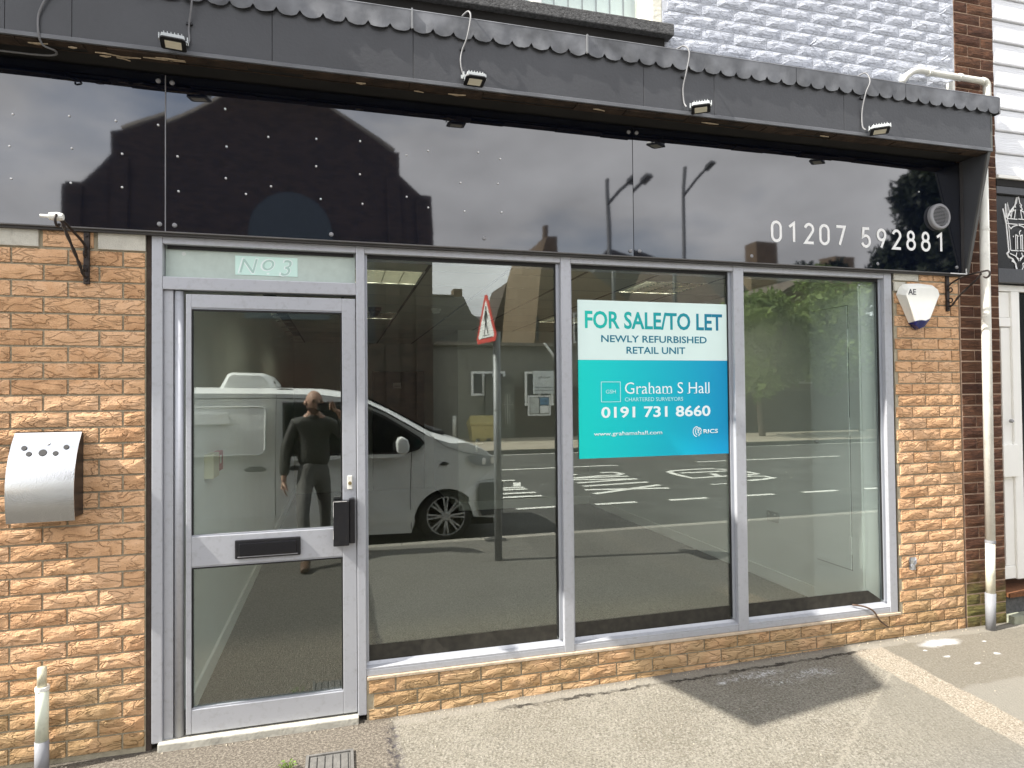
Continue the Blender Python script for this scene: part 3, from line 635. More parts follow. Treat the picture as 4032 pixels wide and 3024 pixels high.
obj('window_sill', MB().box(-4, 1.888, -.075, .11, 3.738, 3.805), mat('roughcast_sill', (.085, .085, .085), .95, var=.4, vscale=60, bump=.006, bscale=110), uwf, bev=.006)
obj('sill_soffit', MB().box(-4, 1.848, -.03, .10, 3.655, 3.737), SOFF, uwf)
# the rest of the building: roof slab / back / ceiling void
obj('upper_floor', MB().box(-4, 4.066, .31, 9.3, 2.75, 2.95), SOFF, shop); obj('building_back', MB().box(-4, 4.066, 9.1, 9.3, -.2, 6.5), MORTARW, shop); obj('building_side', MB().box(-4, -3.8, .31, 9.1, -.2, 6.5), MORTARW, shop)
obj('building_roof', MB().box(-4, 4.066, .0, 9.3, 6.5, 6.7), LEAD, shop); obj('lintel', MB().box(-4, 4.06, .02, .31, 2.44, 3.50), SOFF, shop)

# interior of the shop
room = obj('shop_floor', MB().box(-.95, 3.9, .105, 9.0, -.1, .03), CARPET, shop)
obj('window_ledge', MB().box(.13, 3.33, .0905, .292, .03, .250), LEDGE, shop, bev=.004)
obj('left_wall', MB().box(-.95, -.75, .10, 9.0, .0, 2.7), WALLW, shop); obj('right_wall', MB().box(3.60, 3.8, .30, 9.0, .0, 2.7), WALLW, shop)
obj('back_wall', MB().box(-.75, 1.62, 8.0, 8.1, .0, 2.7), GREYIN, shop); obj('back_wall', MB().box(1.62, 3.60, 5.55, 8.1, .0, 2.7), mat('back_wall_paint', (.60, .62, .58), .8, var=.03), shop)
obj('dark_door', MB().box(.55, 1.45, 7.95, 7.998, .03, 2.1), mat('dark_wood_door', (.05, .04, .03), .5, var=.2), shop)
SK = mat('skirting_white', (.80, .83, .80), .5, var=.02)
obj('skirting', MB().box(3.582, 3.60, .58, 5.55, .03, .13), SK, shop, bev=.003); obj('skirting', MB().box(-.75, -.732, .10, 8.0, .03, .13), SK, shop, bev=.003); obj('skirting', MB().box(1.62, 3.58, 5.532, 5.55, .03, .15), SK, shop, bev=.003)
bx = obj('meter_cupboard', MB().box(3.33, 3.60, .115, .565, .03, 2.6), WALLW, shop)
cdoor = obj('cupboard_door', MB().box(3.322, 3.3298, .205, .525, .455, 2.24), WALLW, bx, bev=.002)
obj('door_gap', MB().box(3.3285, 3.3299, .201, .529, .450, 2.245), mat('gap_dark', (.10, .11, .10), .9, var=0), bx)
obj('cupboard_knob', MB().lathe([(.012, .0), (.014, -.012), (.008, -.02)], (3.322, .50, 1.30), 'X', 12), mat('steel_knob', (.5, .5, .5), .3, metal=.8), cdoor)
for z in (.62, 1.42, 2.02): obj('hinge', MB().box(3.316, 3.323, .195, .215, z-.06, z+.06), SK, cdoor)
obj('cupboard_skirting', MB().box(3.315, 3.3298, .28, .58, .03, .13), SK, bx); obj('splayed_reveal', MB().prism([(3.33, .114), (3.4345, .087), (3.4345, .10), (3.34, .125)], .262, 2.40, 'Z'), WALLW, bx)
obj('return_reveal', MB().box(3.34, 3.60, .105, .114, .03, 2.6), WALLW, bx)
obj('blanking_wall', MB().box(-.95, -.862, .09, .30, 0, 2.7), WALLW, shop)
# suspended ceiling: individual tiles in a dark grid
cg = obj('ceiling', MB().box(-.75, 3.60, .10, 8.05, 2.70, 2.72), GRID, shop)
for i in range(8): obj('grid_bar', MB().box(-.57+.6*i-.012, -.57+.6*i+.012, .10, 8.0, 2.590, 2.6055), GRID, cg)
for j in range(14): obj('grid_bar', MB().box(-.75, 3.60, .20+.6*j-.010, .20+.6*j+.010, 2.5915, 2.604), mat('grid_white', (.35, .35, .32), .6, var=0) if j == 0 else bpy.data.materials['grid_white'], cg)
tm = MB().box(-.294, .294, -.297, .297, 0, .012).mesh('ceiling_tile'); fixn(tm); tm.materials.append(CEIL)
LIGHTS = {(1, 2), (1, 6), (5, 2), (5, 6), (3, 9)}
for i in range(-1, 6+1):
    for j in range(0, 14):
        x = .33-.6+.6*i; y = .50+.6*j-.0
        if x > 3.5 or x < -.8 or (i, j) in {(1, 2), (1, 6), (5, 2), (5, 6)}: continue
        o = bpy.data.objects.new('ceiling_tile', tm); C.objects.link(o); o.location = (x, y, 2.593); par(o, cg)

# ---------------------------------------------------------------- neighbouring building
nb = thing('neighbour_building', 'neighbouring house with brown brick pier, white cladding and white door frame', 'building', (5, .2, 0))
npier = obj('brick_pier', MB().box(4.068, 4.415, .006, .30, -.1, 6.5), MORTAR2, nb)
k = 0
for mI in range(-33, 29):
    z1 = 2.156-.075*mI; z0 = z1-.075
    if z0 > 4.6 or z1 < .0: continue
    for a, b in (((4.0685, 4.188), (4.188, 4.416)) if mI % 2 else ((4.0685, 4.300), (4.300, 4.416))):
        if in_frame(a, z0) or in_frame(b, z0): brick(a, b, z0, z1, npier, BROWN, 'brown', rough_=.002)
CLAD = mat('white_cladding', (.74, .75, .77), .45, var=.03, vscale=4, rnd=.02)
_n = CLAD.node_tree; _w = _n.nodes.new('ShaderNodeTexNoise'); _w.inputs['Scale'].default_value = 6; _w.inputs['Distortion'].default_value = 1.5; _m = _n.nodes.new('ShaderNodeMapping'); _m.inputs['Scale'].default_value = (1, 1, 14); _g = _n.nodes.new('ShaderNodeNewGeometry'); _p = _n.nodes.new('ShaderNodeBump'); _p.inputs['Distance'].default_value = .004
_n.links.new(_g.outputs['Position'], _m.inputs[0]); _n.links.new(_m.outputs[0], _w.inputs['Vector']); _n.links.new(_w.outputs[0], _p.inputs['Height']); _n.links.new(_p.outputs[0], _n.nodes['Principled BSDF'].inputs['Normal'])
for i in range(-1, 11):
    z = 3.156+.1575*i
    if i < 0: continue
    obj('cladding_board', MB().prism([(.030, z+.157), (.012, z+.150), (.0, z+.010), (.002, z+.002), (.030, z+.0)], 4.418, 5.9, 'X'), CLAD, nb)
obj('cladding_backing', MB().box(4.4155, 5.9, .028, .3, 3.10, 6.4), mat('clad_gap', (.30, .30, .31), .8), nb)
obj('cladding_trim', MB().box(4.417, 5.9, -.014, .028, 3.132, 3.1555), UP, nb, bev=.003)
obj('soffit_board', MB().box(4.416, 5.9, .0, .06, 3.082, 3.131), SOFF, nb)
obj('sign_frame', MB().box(4.417, 5.9, .003, .06, 3.03, 3.081), BOARDG, nb, bev=.002); obj('sign_frame', MB().box(4.417, 5.9, .003, .06, 2.408, 2.505), BOARDG, nb, bev=.002)
sb = obj('sign_board', MB().box(4.416, 5.9, .026, .06, 2.505, 3.03), mat('shop_sign_black', (.008, .008, .008), .25, var=.2), nb)
# lantern drawn in white line work on the sign
def line_me(strokes, w_, y0, name, mt, parent, depth=.0015, s=1, ox=0, oz=0):
    mb = MB()
    for st in strokes:
        P = [Vector((ox+p[0]*s, oz+p[1]*s)) for p in st]; n = len(P); closed = (P[0]-P[-1]).length < 1e-6 and n > 2
        if closed: P = P[:-1]; n -= 1
        A = []; B = []
        for i in range(n):
            if closed: d0 = (P[i]-P[i-1]).normalized(); d1 = (P[(i+1) % n]-P[i]).normalized()
            else:
                d0 = (P[i]-P[max(i-1, 0)]); d1 = (P[min(i+1, n-1)]-P[i])
                d0 = d0.normalized() if d0.length > 0 else d1.normalized(); d1 = d1.normalized() if d1.length > 0 else d0
            t = (d0+d1); t = t.normalized() if t.length > 1e-4 else d0
            nn = Vector((-t.y, t.x)); c = max(.45, abs(nn.dot(Vector((-d0.y, d0.x)))))
            A.append(P[i]+nn*w_/2/c); B.append(P[i]-nn*w_/2/c)
        y = y0-.0004*strokes.index(st)*(1 if depth > 0 else -1)
        v = [(p.x, y, p.y) for p in A]+[(p.x, y, p.y) for p in B]+[(p.x, y+depth, p.y) for p in A]+[(p.x, y+depth, p.y) for p in B]
        m_ = n if closed else n-1; f = []
        for i in range(m_):
            j = (i+1) % n
            f += [(i, j, n+j, n+i), (2*n+i, 3*n+i, 3*n+j, 2*n+j), (i, 2*n+i, 2*n+j, j), (n+i, n+j, 3*n+j, 3*n+i)]
        if not closed: f += [(0, n, 3*n, 2*n), (n-1, 3*n-1, 4*n-1, 2*n-1)]
        mb.add(v, f)
    return obj(name, mb, mt, parent)
def arc(cx, cz, rx, rz, a0, a1, n=8): return [(cx+rx*cos(radians(a0+(a1-a0)*i/n)), cz+rz*sin(radians(a0+(a1-a0)*i/n))) for i in range(n+1)]
def mir(st): return [[(-x, z) for x, z in s] for s in st]
half = [[(-.02, .235), (-.045, .205), (-.03, .195), (-.075, .175), (-.085, .15), (-.10, .14)], [(-.10, .14), (-.10, .125), (0, .125)], [(-.115, .115), (-.115, .085), (0, .085)], [(-.115, .085), (-.095, -.135)], [(-.095, .08), (-.078, -.125)], [(-.095, .07)]+arc(0, .03, .075, .045, 160, 90, 5), [(-.055, .19), (-.07, .125)], [(-.02, .20), (-.035, .125)], [(-.095, -.135), (-.115, -.15), (-.10, -.175), (-.06, -.19), (-.07, -.21), (-.03, -.225), (-.035, -.25), (0, -.32)], [(-.078, -.125), (0, -.125)], [(-.09, -.15), (-.04, -.165), (0, -.19)], [(-.02, -.14), (-.03, -.17), (0, -.205)], [(0, .30), (-.012, .25), (-.03, .235), (-.02, .215)], [(-.03, .0), (-.03, -.12)], [(-.012, -.005), (-.012, -.115)], [(-.03, .0), (0, -.01)], [(-.055, -.01), (-.055, -.02)]]
extra = [[(-.115, .085), (-.145, .20), (-.115, .13), (-.118, .24), (-.09, .14)], [(0, .0), (-.005, .02), (.015, .035)]]
lant = line_me(half+mir(half)+extra, .006, .0245, 'lantern_drawing', WHITEPAINT, sb, ox=4.632, oz=2.752, s=.90)
line_me([[(-.145, .20), (-.115, .085), (-.095, -.135), (-.115, -.15), (-.10, -.175), (-.06, -.19), (-.03, -.225), (0, -.32)], [(0, .30), (-.02, .235), (-.075, .175), (-.10, .14)], [(-.118, .24), (-.115, .13)]], .012, .0252, 'lantern_outline', WHITEPAINT, sb, ox=4.632, oz=2.752, s=.90)
# neighbour's door front
nd = obj('door_frame', MB().box(4.418, 5.9, .05, .11, 2.355, 2.400), UP, nb, bev=.004)
obj('door_frame', MB().box(4.585, 4.66, .045, .12, .33, 2.354), UP, nd, bev=.005); obj('door_frame', MB().box(4.419, 4.584, .052, .11, 2.105, 2.168), UP, nd, bev=.004)
obj('door_frame', MB().box(4.419, 4.584, .056, .10, .335, .425), UP, nd, bev=.004); obj('door_stile', MB().box(4.500, 4.584, .060, .10, .426, 2.10), UP, nd, bev=.004); obj('door_stile', MB().box(4.48, 4.584, .060, .10, 2.17, 2.35), UP, nd, bev=.004)
obj('side_pane', MB().box(4.419, 4.505, .078, .084, .42, 2.105), GLASS, nd); obj('side_pane', MB().box(4.419, 4.50, .078, .084, 2.165, 2.355), GLASS, nd)
obj('lock_plate', MB().box(4.46, 4.60, .030, .062, 1.05, 1.275), UP, nd, bev=.004); obj('door_knob', MB().lathe([(.012, .044), (.014, .03), (.008, .022)], (4.545, 0, 1.44), 'Y', 12), mat('grey_knob', (.3, .3, .3), .4), nd)
obj('neighbour_door', MB().box(4.661, 5.6, .07, .11, .33, 2.35), mat('dark_glazed_door', (.02, .022, .022), .08, var=0), nd)
obj('door_mat', MB().box(4.42, 5.6, -.02, .30, .235, .262), mat('rust_brown_mat', (.14, .055, .02), .95, var=.3, vscale=60), nb); obj('door_step', MB().box(4.416, 5.9, .02, .40, .10, .234), mat('dark_step', (.10, .10, .10), .9, var=.3, vscale=40, bump=.003, bscale=120), nb); obj('door_step', MB().box(4.416, 5.9, -.05, .40, -.05, .115), mat('mossy_step', (.28, .29, .22), .95, var=.3, vscale=12, bump=.004, bscale=60), nb)
obj('porch_back', MB().box(4.416, 5.9, .42, .5, .0, 3.0), SOFF, nb); obj('gable_wall', MB().box(4.416, 5.9, .31, 6, 3.0, 6.4), CLAD, nb)

# ---------------------------------------------------------------- fixtures on the front
# phone number: stroke digits
DG = {'0': [[(.30, .94)]+arc(.30, .69, .235, .25, 90, 0, 6)[1:]+arc(.30, .31, .235, .25, 0, -180, 10)+arc(.30, .69, .235, .25, 180, 90, 6)],
      '1': [[(.10, .76), (.36, .93), (.36, .06)]],
      '2': [arc(.30, .70, .225, .24, 165, -10, 9)+[(.46, .55), (.09, .065), (.55, .065)]],
      '5': [[(.50, .935), (.16, .935), (.12, .53)]+arc(.29, .325, .235, .265, 122, -160, 14)],
      '7': [[(.06, .935), (.54, .935), (.24, .06)]],
      '8': [arc(.30, .725, .185, .21, 0, 360, 16)[:-1]+[(.485, .725)], arc(.30, .30, .235, .24, 0, 360, 16)[:-1]+[(.535, .30)]],
      '9': [arc(.30, .68, .225, .255, 0, 360, 16)[:-1]+[(.525, .68)], [(.50, .56), (.27, .06)]]}
pn = thing('phone_number', 'white raised telephone number 01207 592881 on the black fascia', 'sign', (3.2, -.01, 2.6))
xsd = [2.565, 2.685, 2.805, 2.920, 3.043, 3.240, 3.364, 3.486, 3.603, 3.725, 3.848]
for ch, x in zip('01207592881', xsd):
    line_me([[(x+p[0]*.132, 2.583+p[1]*.133) for p in st] for st in DG[ch]],   .0172, -.0152, 'digit', WHITEPAINT, pn, depth=.0008)

# round vent
vt = thing('vent_grille', 'round grey louvred vent on the fascia above the phone number', 'vent', (3.872, -.01, 2.82))
VG = mat('vent_grey', (.27, .27, .28), .5, var=.05)
obj('vent_rim', MB().lathe([(.086, -.012), (.086, -.034), (.080, -.040), (.066, -.040), (.064, -.020), (.064, -.0125)], (3.872, 0, 2.82), 'Y', 32), VG, vt)
obj('vent_back', MB().lathe([(.0638, -.0125), (.0638, -.017)], (3.872, 0, 2.82), 'Y', 24), BLK, vt)
for k in range(-6, 7):
    h = .0093*k; r = sqrt(max(.0001, .064**2-h*h)); obj('vent_louvre', MB().prism([(-.030, 2.82+h+.0005), (-.0385, 2.82+h-.0022), (-.0385, 2.82+h+.0010), (-.030, 2.82+h+.0020)], 3.872-r, 3.872+r, 'X'), VG, vt)

# floodlights on the canopy
FLW = mat('floodlight_silver', (.40, .42, .42), .4, metal=.2, var=.08, vscale=40); FLB = mat('floodlight_black', (.012, .012, .013), .35, var=0); LENS = mat('floodlight_lens', (.80, .76, .62), .25, var=.03); CAB = mat('grey_cable', (.20, .20, .205), .5, var=.05)
def flood(x, tilt_z, ctop, cable, label, silver):
    t = thing('floodlight', label, 'floodlight', (x, -.23, 3.22), 'floodlights on the black canopy')
    M_ = Matrix.Translation((x, -.272, 3.236)) @ Matrix.Rotation(tilt_z, 4, 'Z') @ Matrix.Rotation(radians(-7), 4, 'X') @ Matrix.Diagonal((.78, .78, .80, 1))
    def put(name, mb, mt, bv=0, parent=t):
        me = mb.mesh(name); 
        if bv: bevel(me, bv)
        else: fixn(me)
        me.transform(M_); return link(name, me, mt, parent)
    hs = put('housing', MB().prism([(-.062, -.012), (.062, -.012), (.058, .012), (-.058, .012)], -.048, .048), FLW, .004)
    put('bezel', MB().prism([(-.066, -.046), (-.050, -.058), (.050, -.058), (.066, -.046), (.066, .046), (.058, .055), (-.058, .055), (-.066, .046)], -.022, -.0125, 'Z'), FLB, .003)
    put('lens', MB().box(-.042, .042, -.030, .034, -.0245, -.0222), LENS)
    for k in range(6): put('cooling_fin', MB().box(-.045+.018*k-.002, -.045+.018*k+.002, -.040, .040, .0125, .026), FLW, parent=hs)
    put('bracket', MB().box(-.075, -.069, -.012, .012, -.004, .03).box(.069, .075, -.012, .012, -.004, .03).box(-.075, .075, .055, .061, .026, .05), FLW)
    obj('mounting_arm', MB().tube([(x-.02, -.215, 3.245), (x-.02, -.245, 3.25), (x-.01, -.275, 3.252)], .010, 8), FLW, t, smooth=True)
    obj('cable', MB().tube(cable, .0042, 8), CAB if silver else mat('dark_cable', (.16, .16, .17), .5), t, smooth=True)
    p = cable[len(cable)//2+1]; obj('cable_clip', MB().box(p[0]-.014, p[0]+.012, -.214, -.2045, p[2]-.005, p[2]+.005), BLK, t)
    return t
def smoothpath(P, n=5):
    P = [Vector(p) for p in P]; out_ = []
    for i in range(len(P)-1):
        p0, p1, p2, p3 = P[max(i-1, 0)], P[i], P[i+1], P[min(i+2, len(P)-1)]
        for k in range(n):
            t = k/n; out_.append(.5*((2*p1)+(-p0+p2)*t+(2*p0-5*p1+4*p2-p3)*t*t+(-p0+3*p1-3*p2+p3)*t**3))
    return [tuple(p) for p in out_]+[tuple(P[-1])]
flood(-.705, radians(8), 0, smoothpath([(-.64, -.20, 3.60), (-.632, -.246, 3.575), (-.638, -.238, 3.44), (-.655, -.212, 3.34), (-.655, -.214, 3.27), (-.69, -.235, 3.255)]), 'dark floodlight above the shop door, leftmost of the four', 0)
flood(.657, radians(2), 0, smoothpath([(.612, -.19, 3.592), (.636, -.225, 3.600), (.645, -.245, 3.56), (.628, -.236, 3.46), (.606, -.212, 3.40), (.598, -.213, 3.34), (.612, -.216, 3.28), (.64, -.24, 3.262)]), 'silver floodlight above the first tall window, second from the door', 1)
flood(1.93, radians(-32), 0, smoothpath([(1.83, -.19, 3.585), (1.862, -.225, 3.59), (1.878, -.25, 3.54), (1.866, -.236, 3.44), (1.858, -.213, 3.36), (1.862, -.213, 3.28), (1.868, -.23, 3.245)]), 'silver floodlight above the for sale board, third from the door', 1)
flood(3.145, radians(-38), 0, smoothpath([(3.06, -.19, 3.58), (3.095, -.225, 3.592), (3.102, -.25, 3.53), (3.082, -.236, 3.46), (3.076, -.213, 3.36), (3.076, -.213, 3.27), (3.084, -.23, 3.24)]), 'silver floodlight nearest the phone number, rightmost of the four', 1)
lc = thing('loose_cable', 'grey loose cable hooked over the left end of the black canopy', 'cable', (-1.24, -.21, 3.23))
obj('cable', MB().tube(smoothpath([(-1.20, -.215, 3.41), (-1.225, -.216, 3.36), (-1.245, -.212, 3.30), (-1.243, -.212, 3.225), (-1.235, -.19, 3.19), (-1.20, -.16, 3.185), (-1.22, -.12, 3.185), (-1.32, -.10, 3.187), (-1.6, -.10, 3.19)]), .0045, 8), mat('dull_cable', (.14, .14, .145), .5), lc, smooth=True)
obj('cable_clip', MB().box(-1.205, -1.185, -.214, -.2045, 3.395, 3.41), BLK, lc)

# alarm box
al = thing('alarm_box', 'white burglar alarm bell box lettered AE with a dark blue base', 'alarm box', (3.70, -.03, 2.2))
o_ = [(3.521, 2.289), (3.545, 2.335), (3.573, 2.358), (3.68, 2.364), (3.79, 2.357), (3.815, 2.335), (3.825, 2.300), (3.745, 2.132), (3.70, 2.10), (3.672, 2.085), (3.619, 2.105)]
ins = [(3.527, 2.272), (3.535, 2.300), (3.553, 2.318), (3.64, 2.332), (3.755, 2.336), (3.785, 2.318), (3.797, 2.285), (3.716, 2.128), (3.68, 2.113), (3.640, 2.116), (3.606, 2.110)]
n = len(o_); mb = MB(); mb.v = [(x, -.003, z) for x, z in o_]+[(x, -.030, z) for x, z in o_]+[(x, -.080, z) for x, z in ins]
mb.f = [tuple(range(n))]+[(i, (i+1) % n, n+(i+1) % n, n+i) for i in range(n)]+[(n+i, n+(i+1) % n, 2*n+(i+1) % n, 2*n+i) for i in range(n)]+[tuple(2*n+i for i in range(n))]
ALW = mat('alarm_white', (.82, .82, .76), .45, var=.03, vscale=20)
obj('alarm_cover', mb, ALW, al, bev=.004)
lo = MB(); lo.v = [(3.604, -.0805, 2.108), (3.640, -.0825, 2.114), (3.680, -.0825, 2.111), (3.715, -.0805, 2.125), (3.690, -.062, 2.078), (3.655, -.055, 2.062), (3.622, -.062, 2.080), (3.617, -.004, 2.104), (3.672, -.004, 2.060), (3.746, -.004, 2.130)]
lo.f = [(0, 1, 6), (1, 5, 6), (1, 2, 5), (2, 4, 5), (2, 3, 4), (0, 6, 7), (6, 5, 8, 7), (5, 4, 8), (4, 3, 9, 8), (0, 7, 8, 9, 3, 2, 1)]
obj('blue_lens', lo, mat('blue_lens', (.008, .014, .12), .25, var=.2, vscale=40), al)
text('AE', 3.540, 3.603, 2.279, 2.316, -.0812, mat('dark_print', (.06, .06, .07), .6), al, off=.012, depth=.002)

# hanging basket brackets
IRON = mat('black_wrought_iron', (.025, .018, .016), .55, metal=.2, var=.5, vscale=25, dirt=.35, dscale=30)
def hbracket(x, z1, z0, y_out, z_tip, xt, label):
    t = thing('hanging_bracket', label, 'bracket', (x, 0, z0), 'wrought iron basket brackets')
    obj('back_bar', MB().box(x-.0125, x+.0125, -.014, -.001, z0, z1), IRON, t, bev=.003)
    obj('top_arm', MB().tube(smoothpath([(x, -.010, z1-.085), (x+(xt-x)*.1, -.04, z1-.060), (x+(xt-x)*.5, -y_out*.5, z1-.03), (xt, -y_out, z_tip)]+[(xt, -y_out-.012-.022*sin(radians(a)), z_tip-.022+.022*cos(radians(a))) for a in (40, 90, 140, 190, 240)]), .0058, 8), IRON, t, smooth=True)
    st = smoothpath([(x, -.010, z0+.045), (x+(xt-x)*.10, -.035, z0+.035), (x+(xt-x)*.35, -y_out*.38, z0+.10), (x+(xt-x)*.75, -y_out*.80, z_tip-.045), (x+(xt-x)*.9, -y_out*.92, z_tip-.008)], 6)
    obj('stay', MB().tube(st, [.0055+.0035*abs(sin(i*1.05)) for i in range(len(st))], 4), IRON, t)
    for zc, s_ in ((z1-.11, 1), (z0+.075, -1)):
        obj('scroll', MB().tube([(x+(xt-x)*.02, -.014-.022*(1-cos(radians(a)))*(1-a/500), zc+s_*.022*sin(radians(a))*(1-a/500)) for a in range(0, 300, 25)], .0045, 6), IRON, t, smooth=True)
    for zz in (z1-.02, z0+.018): obj('bolt', MB().lathe([(.006, -.013), (.006, -.019), (.003, -.021)], (x, 0, zz), 'Y', 8), IRON, t)
    return t
hb = hbracket(-1.128, 2.428, 2.185, .255, 2.432, -1.150, 'rusty twisted iron hanging bracket on the pier left of the door')
obj('white_hook', MB().lathe([(.016, -.030), (.019, 0), (.014, .02)], (-1.150, -.262, 2.428), 'X', 12), mat('white_insulator', (.78, .77, .72), .4), hb); obj('peg', MB().tube([(-1.18, -.262, 2.428), (-1.215, -.262, 2.428)], .007, 8), WHT, hb)
hbracket(3.948, 2.436, 2.190, .255, 2.415, 3.96, 'black scrolled iron hanging bracket beside the alarm box')

# stainless wall ash bin
ab = thing('ash_bin', 'brushed steel wall mounted cigarette bin with a curved front', 'ash bin', (-1.265, -.06, 1.3))
prof = [(-.012, 1.508), (-.030, 1.503), (-.062, 1.455), (-.088, 1.405), (-.108, 1.345), (-.118, 1.285), (-.119, 1.225), (-.114, 1.165), (-.106, 1.114)]
def sheet(pr, t_, x0, x1, name, mt, parent):
    q = [(y-t_*.8, z+t_*.5) for y, z in pr]; return obj(name, MB().prism(pr+q[::-1], x0, x1, 'X'), mt, parent)
STEEL = mat('brushed_steel', (.62, .62, .61), .15, metal=1, var=.05, vscale=5, bump=.0003, bscale=200)
fs_ = sheet(prof, .004, -1.398, -1.137, 'front_sheet', STEEL, ab); autosmooth(fs_, 40)
obj('bin_body', MB().prism([(-.002, 1.500), (-.028, 1.497), (-.060, 1.450), (-.086, 1.400), (-.105, 1.342), (-.115, 1.283), (-.116, 1.225), (-.111, 1.167), (-.098, 1.130), (-.002, 1.128)], -1.394, -1.141, 'X'), mat('bin_black', (.02, .017, .016), .35, var=.1), ab)
HOLE = mat('bin_hole', (.02, .02, .02), .6, var=0)
for hx, hy, hz, r in ((-1.345, -.073, 1.440, .011), (-1.183, -.073, 1.440, .011), (-1.322, -.086, 1.414, .011), (-1.220, -.086, 1.414, .011), (-1.270, -.0835, 1.418, .016)):
    mb = MB().lathe([(r, -.001), (r*.98, -.0018)], (0, 0, 0), 'Y', 16); me = mb.mesh('hole'); fixn(me); nrm = radians(27); me.transform(Matrix.Translation((hx, hy-.0035, hz)) @ Matrix.Rotation(-nrm, 4, 'X')); link('hole', me, HOLE, ab)
mb = MB().lathe([(.0085, 0), (.008, -.003), (.004, -.004)], (0, 0, 0), 'Y', 14); me = mb.mesh('screw'); fixn(me); me.transform(Matrix.Translation((-1.257, -.066, 1.458)) @ Matrix.Rotation(-radians(31), 4, 'X')); link('screw', me, SCREW, ab)

# pipes
PW = mat('white_pipe', (.74, .73, .66), .45, var=.08, vscale=9, dirt=.3, dscale=12); PG = mat('grey_pipe', (.24, .245, .26), .5, var=.1, vscale=12)
dp = thing('downpipe', 'tall white plastic downpipe with a grey foot on the brown pier', 'downpipe', (4.19, -.07, 0))
obj('pipe', MB().tube([(4.205, -.07, 3.50), (4.203, -.07, 2.42), (4.192, -.07, .64)], .0285, 20), PW, dp, smooth=True); obj('lower_pipe', MB().tube([(4.191, -.07, .638), (4.183, -.07, .30)], .0275, 20), mat('cream_pipe', (.72, .69, .56), .5, var=.1, vscale=15, dirt=.5, dscale=25), dp, smooth=True)
obj('pipe_foot', MB().tube([(4.183, -.07, .305), (4.178, -.07, .06)], [.031, .028], 20), PG, dp, smooth=True); obj('pipe_joint', MB().tube([(4.1925, -.07, .655), (4.192, -.07, .636)], .0305, 20), PG, dp); obj('pipe_joint', MB().tube([(4.205, -.07, 2.745), (4.205, -.07, 2.73)], .0305, 20), PW, dp)
ov = thing('overflow_pipe', 'white overgrown overflow pipe above the right end of the canopy', 'pipe', (3.95, -.05, 3.76))
obj('pipe', MB().tube(smoothpath([(3.60, -.012, 3.70), (3.63, -.035, 3.745), (3.70, -.045, 3.775), (3.85, -.045, 3.772), (4.24, -.05, 3.768), (4.262, -.05, 3.765)]), .020, 14), PW, ov, smooth=True)
obj('elbow', MB().tube(smoothpath([(4.235, -.05, 3.768), (4.262, -.05, 3.764), (4.280, -.05, 3.745), (4.282, -.05, 3.715), (4.282, -.05, 3.655)]), .0245, 14), mat('stained_pipe', (.62, .61, .54), .6, var=.25, vscale=20), ov, smooth=True)
for x in (3.79, 4.05): obj('collar', MB().tube([(x-.012, -.046, 3.772), (x+.012, -.046, 3.771)], .0245, 14), PW, ov)
obj('foot_bracket', MB().box(3.985, 4.005, -.05, -.002, 3.66, 3.74), PW, ov, bev=.003)
ps = thing('pipe_stub', 'short capped grey and cream pipe against the left brick pier', 'pipe', (-1.285, -.05, 0))
obj('pipe_top', MB().tube([(-1.284, -.05, .37), (-1.283, -.05, .463)], .0185, 16), mat('stained_pipe_top', (.55, .52, .38), .6, var=.3, vscale=20, dirt=.7, dscale=18), ps, smooth=True)
obj('pipe_body', MB().tube([(-1.282, -.05, .375), (-1.283, -.05, .135)], .0255, 18), mat('pale_green_pipe', (.62, .66, .55), .5, var=.1, vscale=14, dirt=.4, dscale=20), ps, smooth=True); obj('pipe_collar', MB().tube([(-1.282, -.05, .378), (-1.282, -.05, .362)], .028, 18), WHT, ps); obj('pipe_foot', MB().tube([(-1.283, -.05, .14), (-1.283, -.05, -.03)], .0275, 18), PG, ps, smooth=True)
# foil, cable at the sill, pegs
fo = MB(); fo.v = []; 
for j in range(5):
    for i in range(4): fo.v.append((3.588+.0145*i+random.uniform(-.004, .004), -.006-random.uniform(0, .012), .49+.020*j+random.uniform(-.003, .003)))
fo.f = [(j*4+i, j*4+i+1, j*4+i+5, j*4+i+4) for j in range(4) for i in range(3)]
nf = len(fo.v); fo.v += [(x, -.001, z) for x, y, z in fo.v]; fo.f += [tuple(nf+q for q in f[::-1]) for f in list(fo.f)]
tag(obj('foil_patch', fo, mat('crumpled_foil', (.6, .61, .63), .3, metal=.8, var=.1), fix=False), 'crumpled silver foil patch stuck to the right brick pier', 'foil')
tag(obj('sill_cable', MB().tube(smoothpath([(3.16, .03, .292), (3.22, .0, .285), (3.28, -.015, .255), (3.33, -.014, .19), (3.40, -.012, .14)]), .0055, 7), mat('brown_cable', (.09, .055, .035), .7, var=.3), smooth=True), 'brown cable drooping over the sill at the right end of the shopfront', 'cable')
for i, (x, z, lb_) in enumerate(((2.897, 3.863, 'painted wall peg on the white brick nearest the canopy floodlights'), (3.949, 4.213, 'painted wall peg high on the white brick beside the brown pier'), (3.955, 3.90, 'painted wall peg just above the white overflow pipe'))):
    tag(obj('wall_peg', MB().tube([(x, .01, z), (x+.003, -.03, z+.003), (x+.005, -.04, z+.008)], .0065, 8), PAINTB, smooth=True), lb_, 'peg')
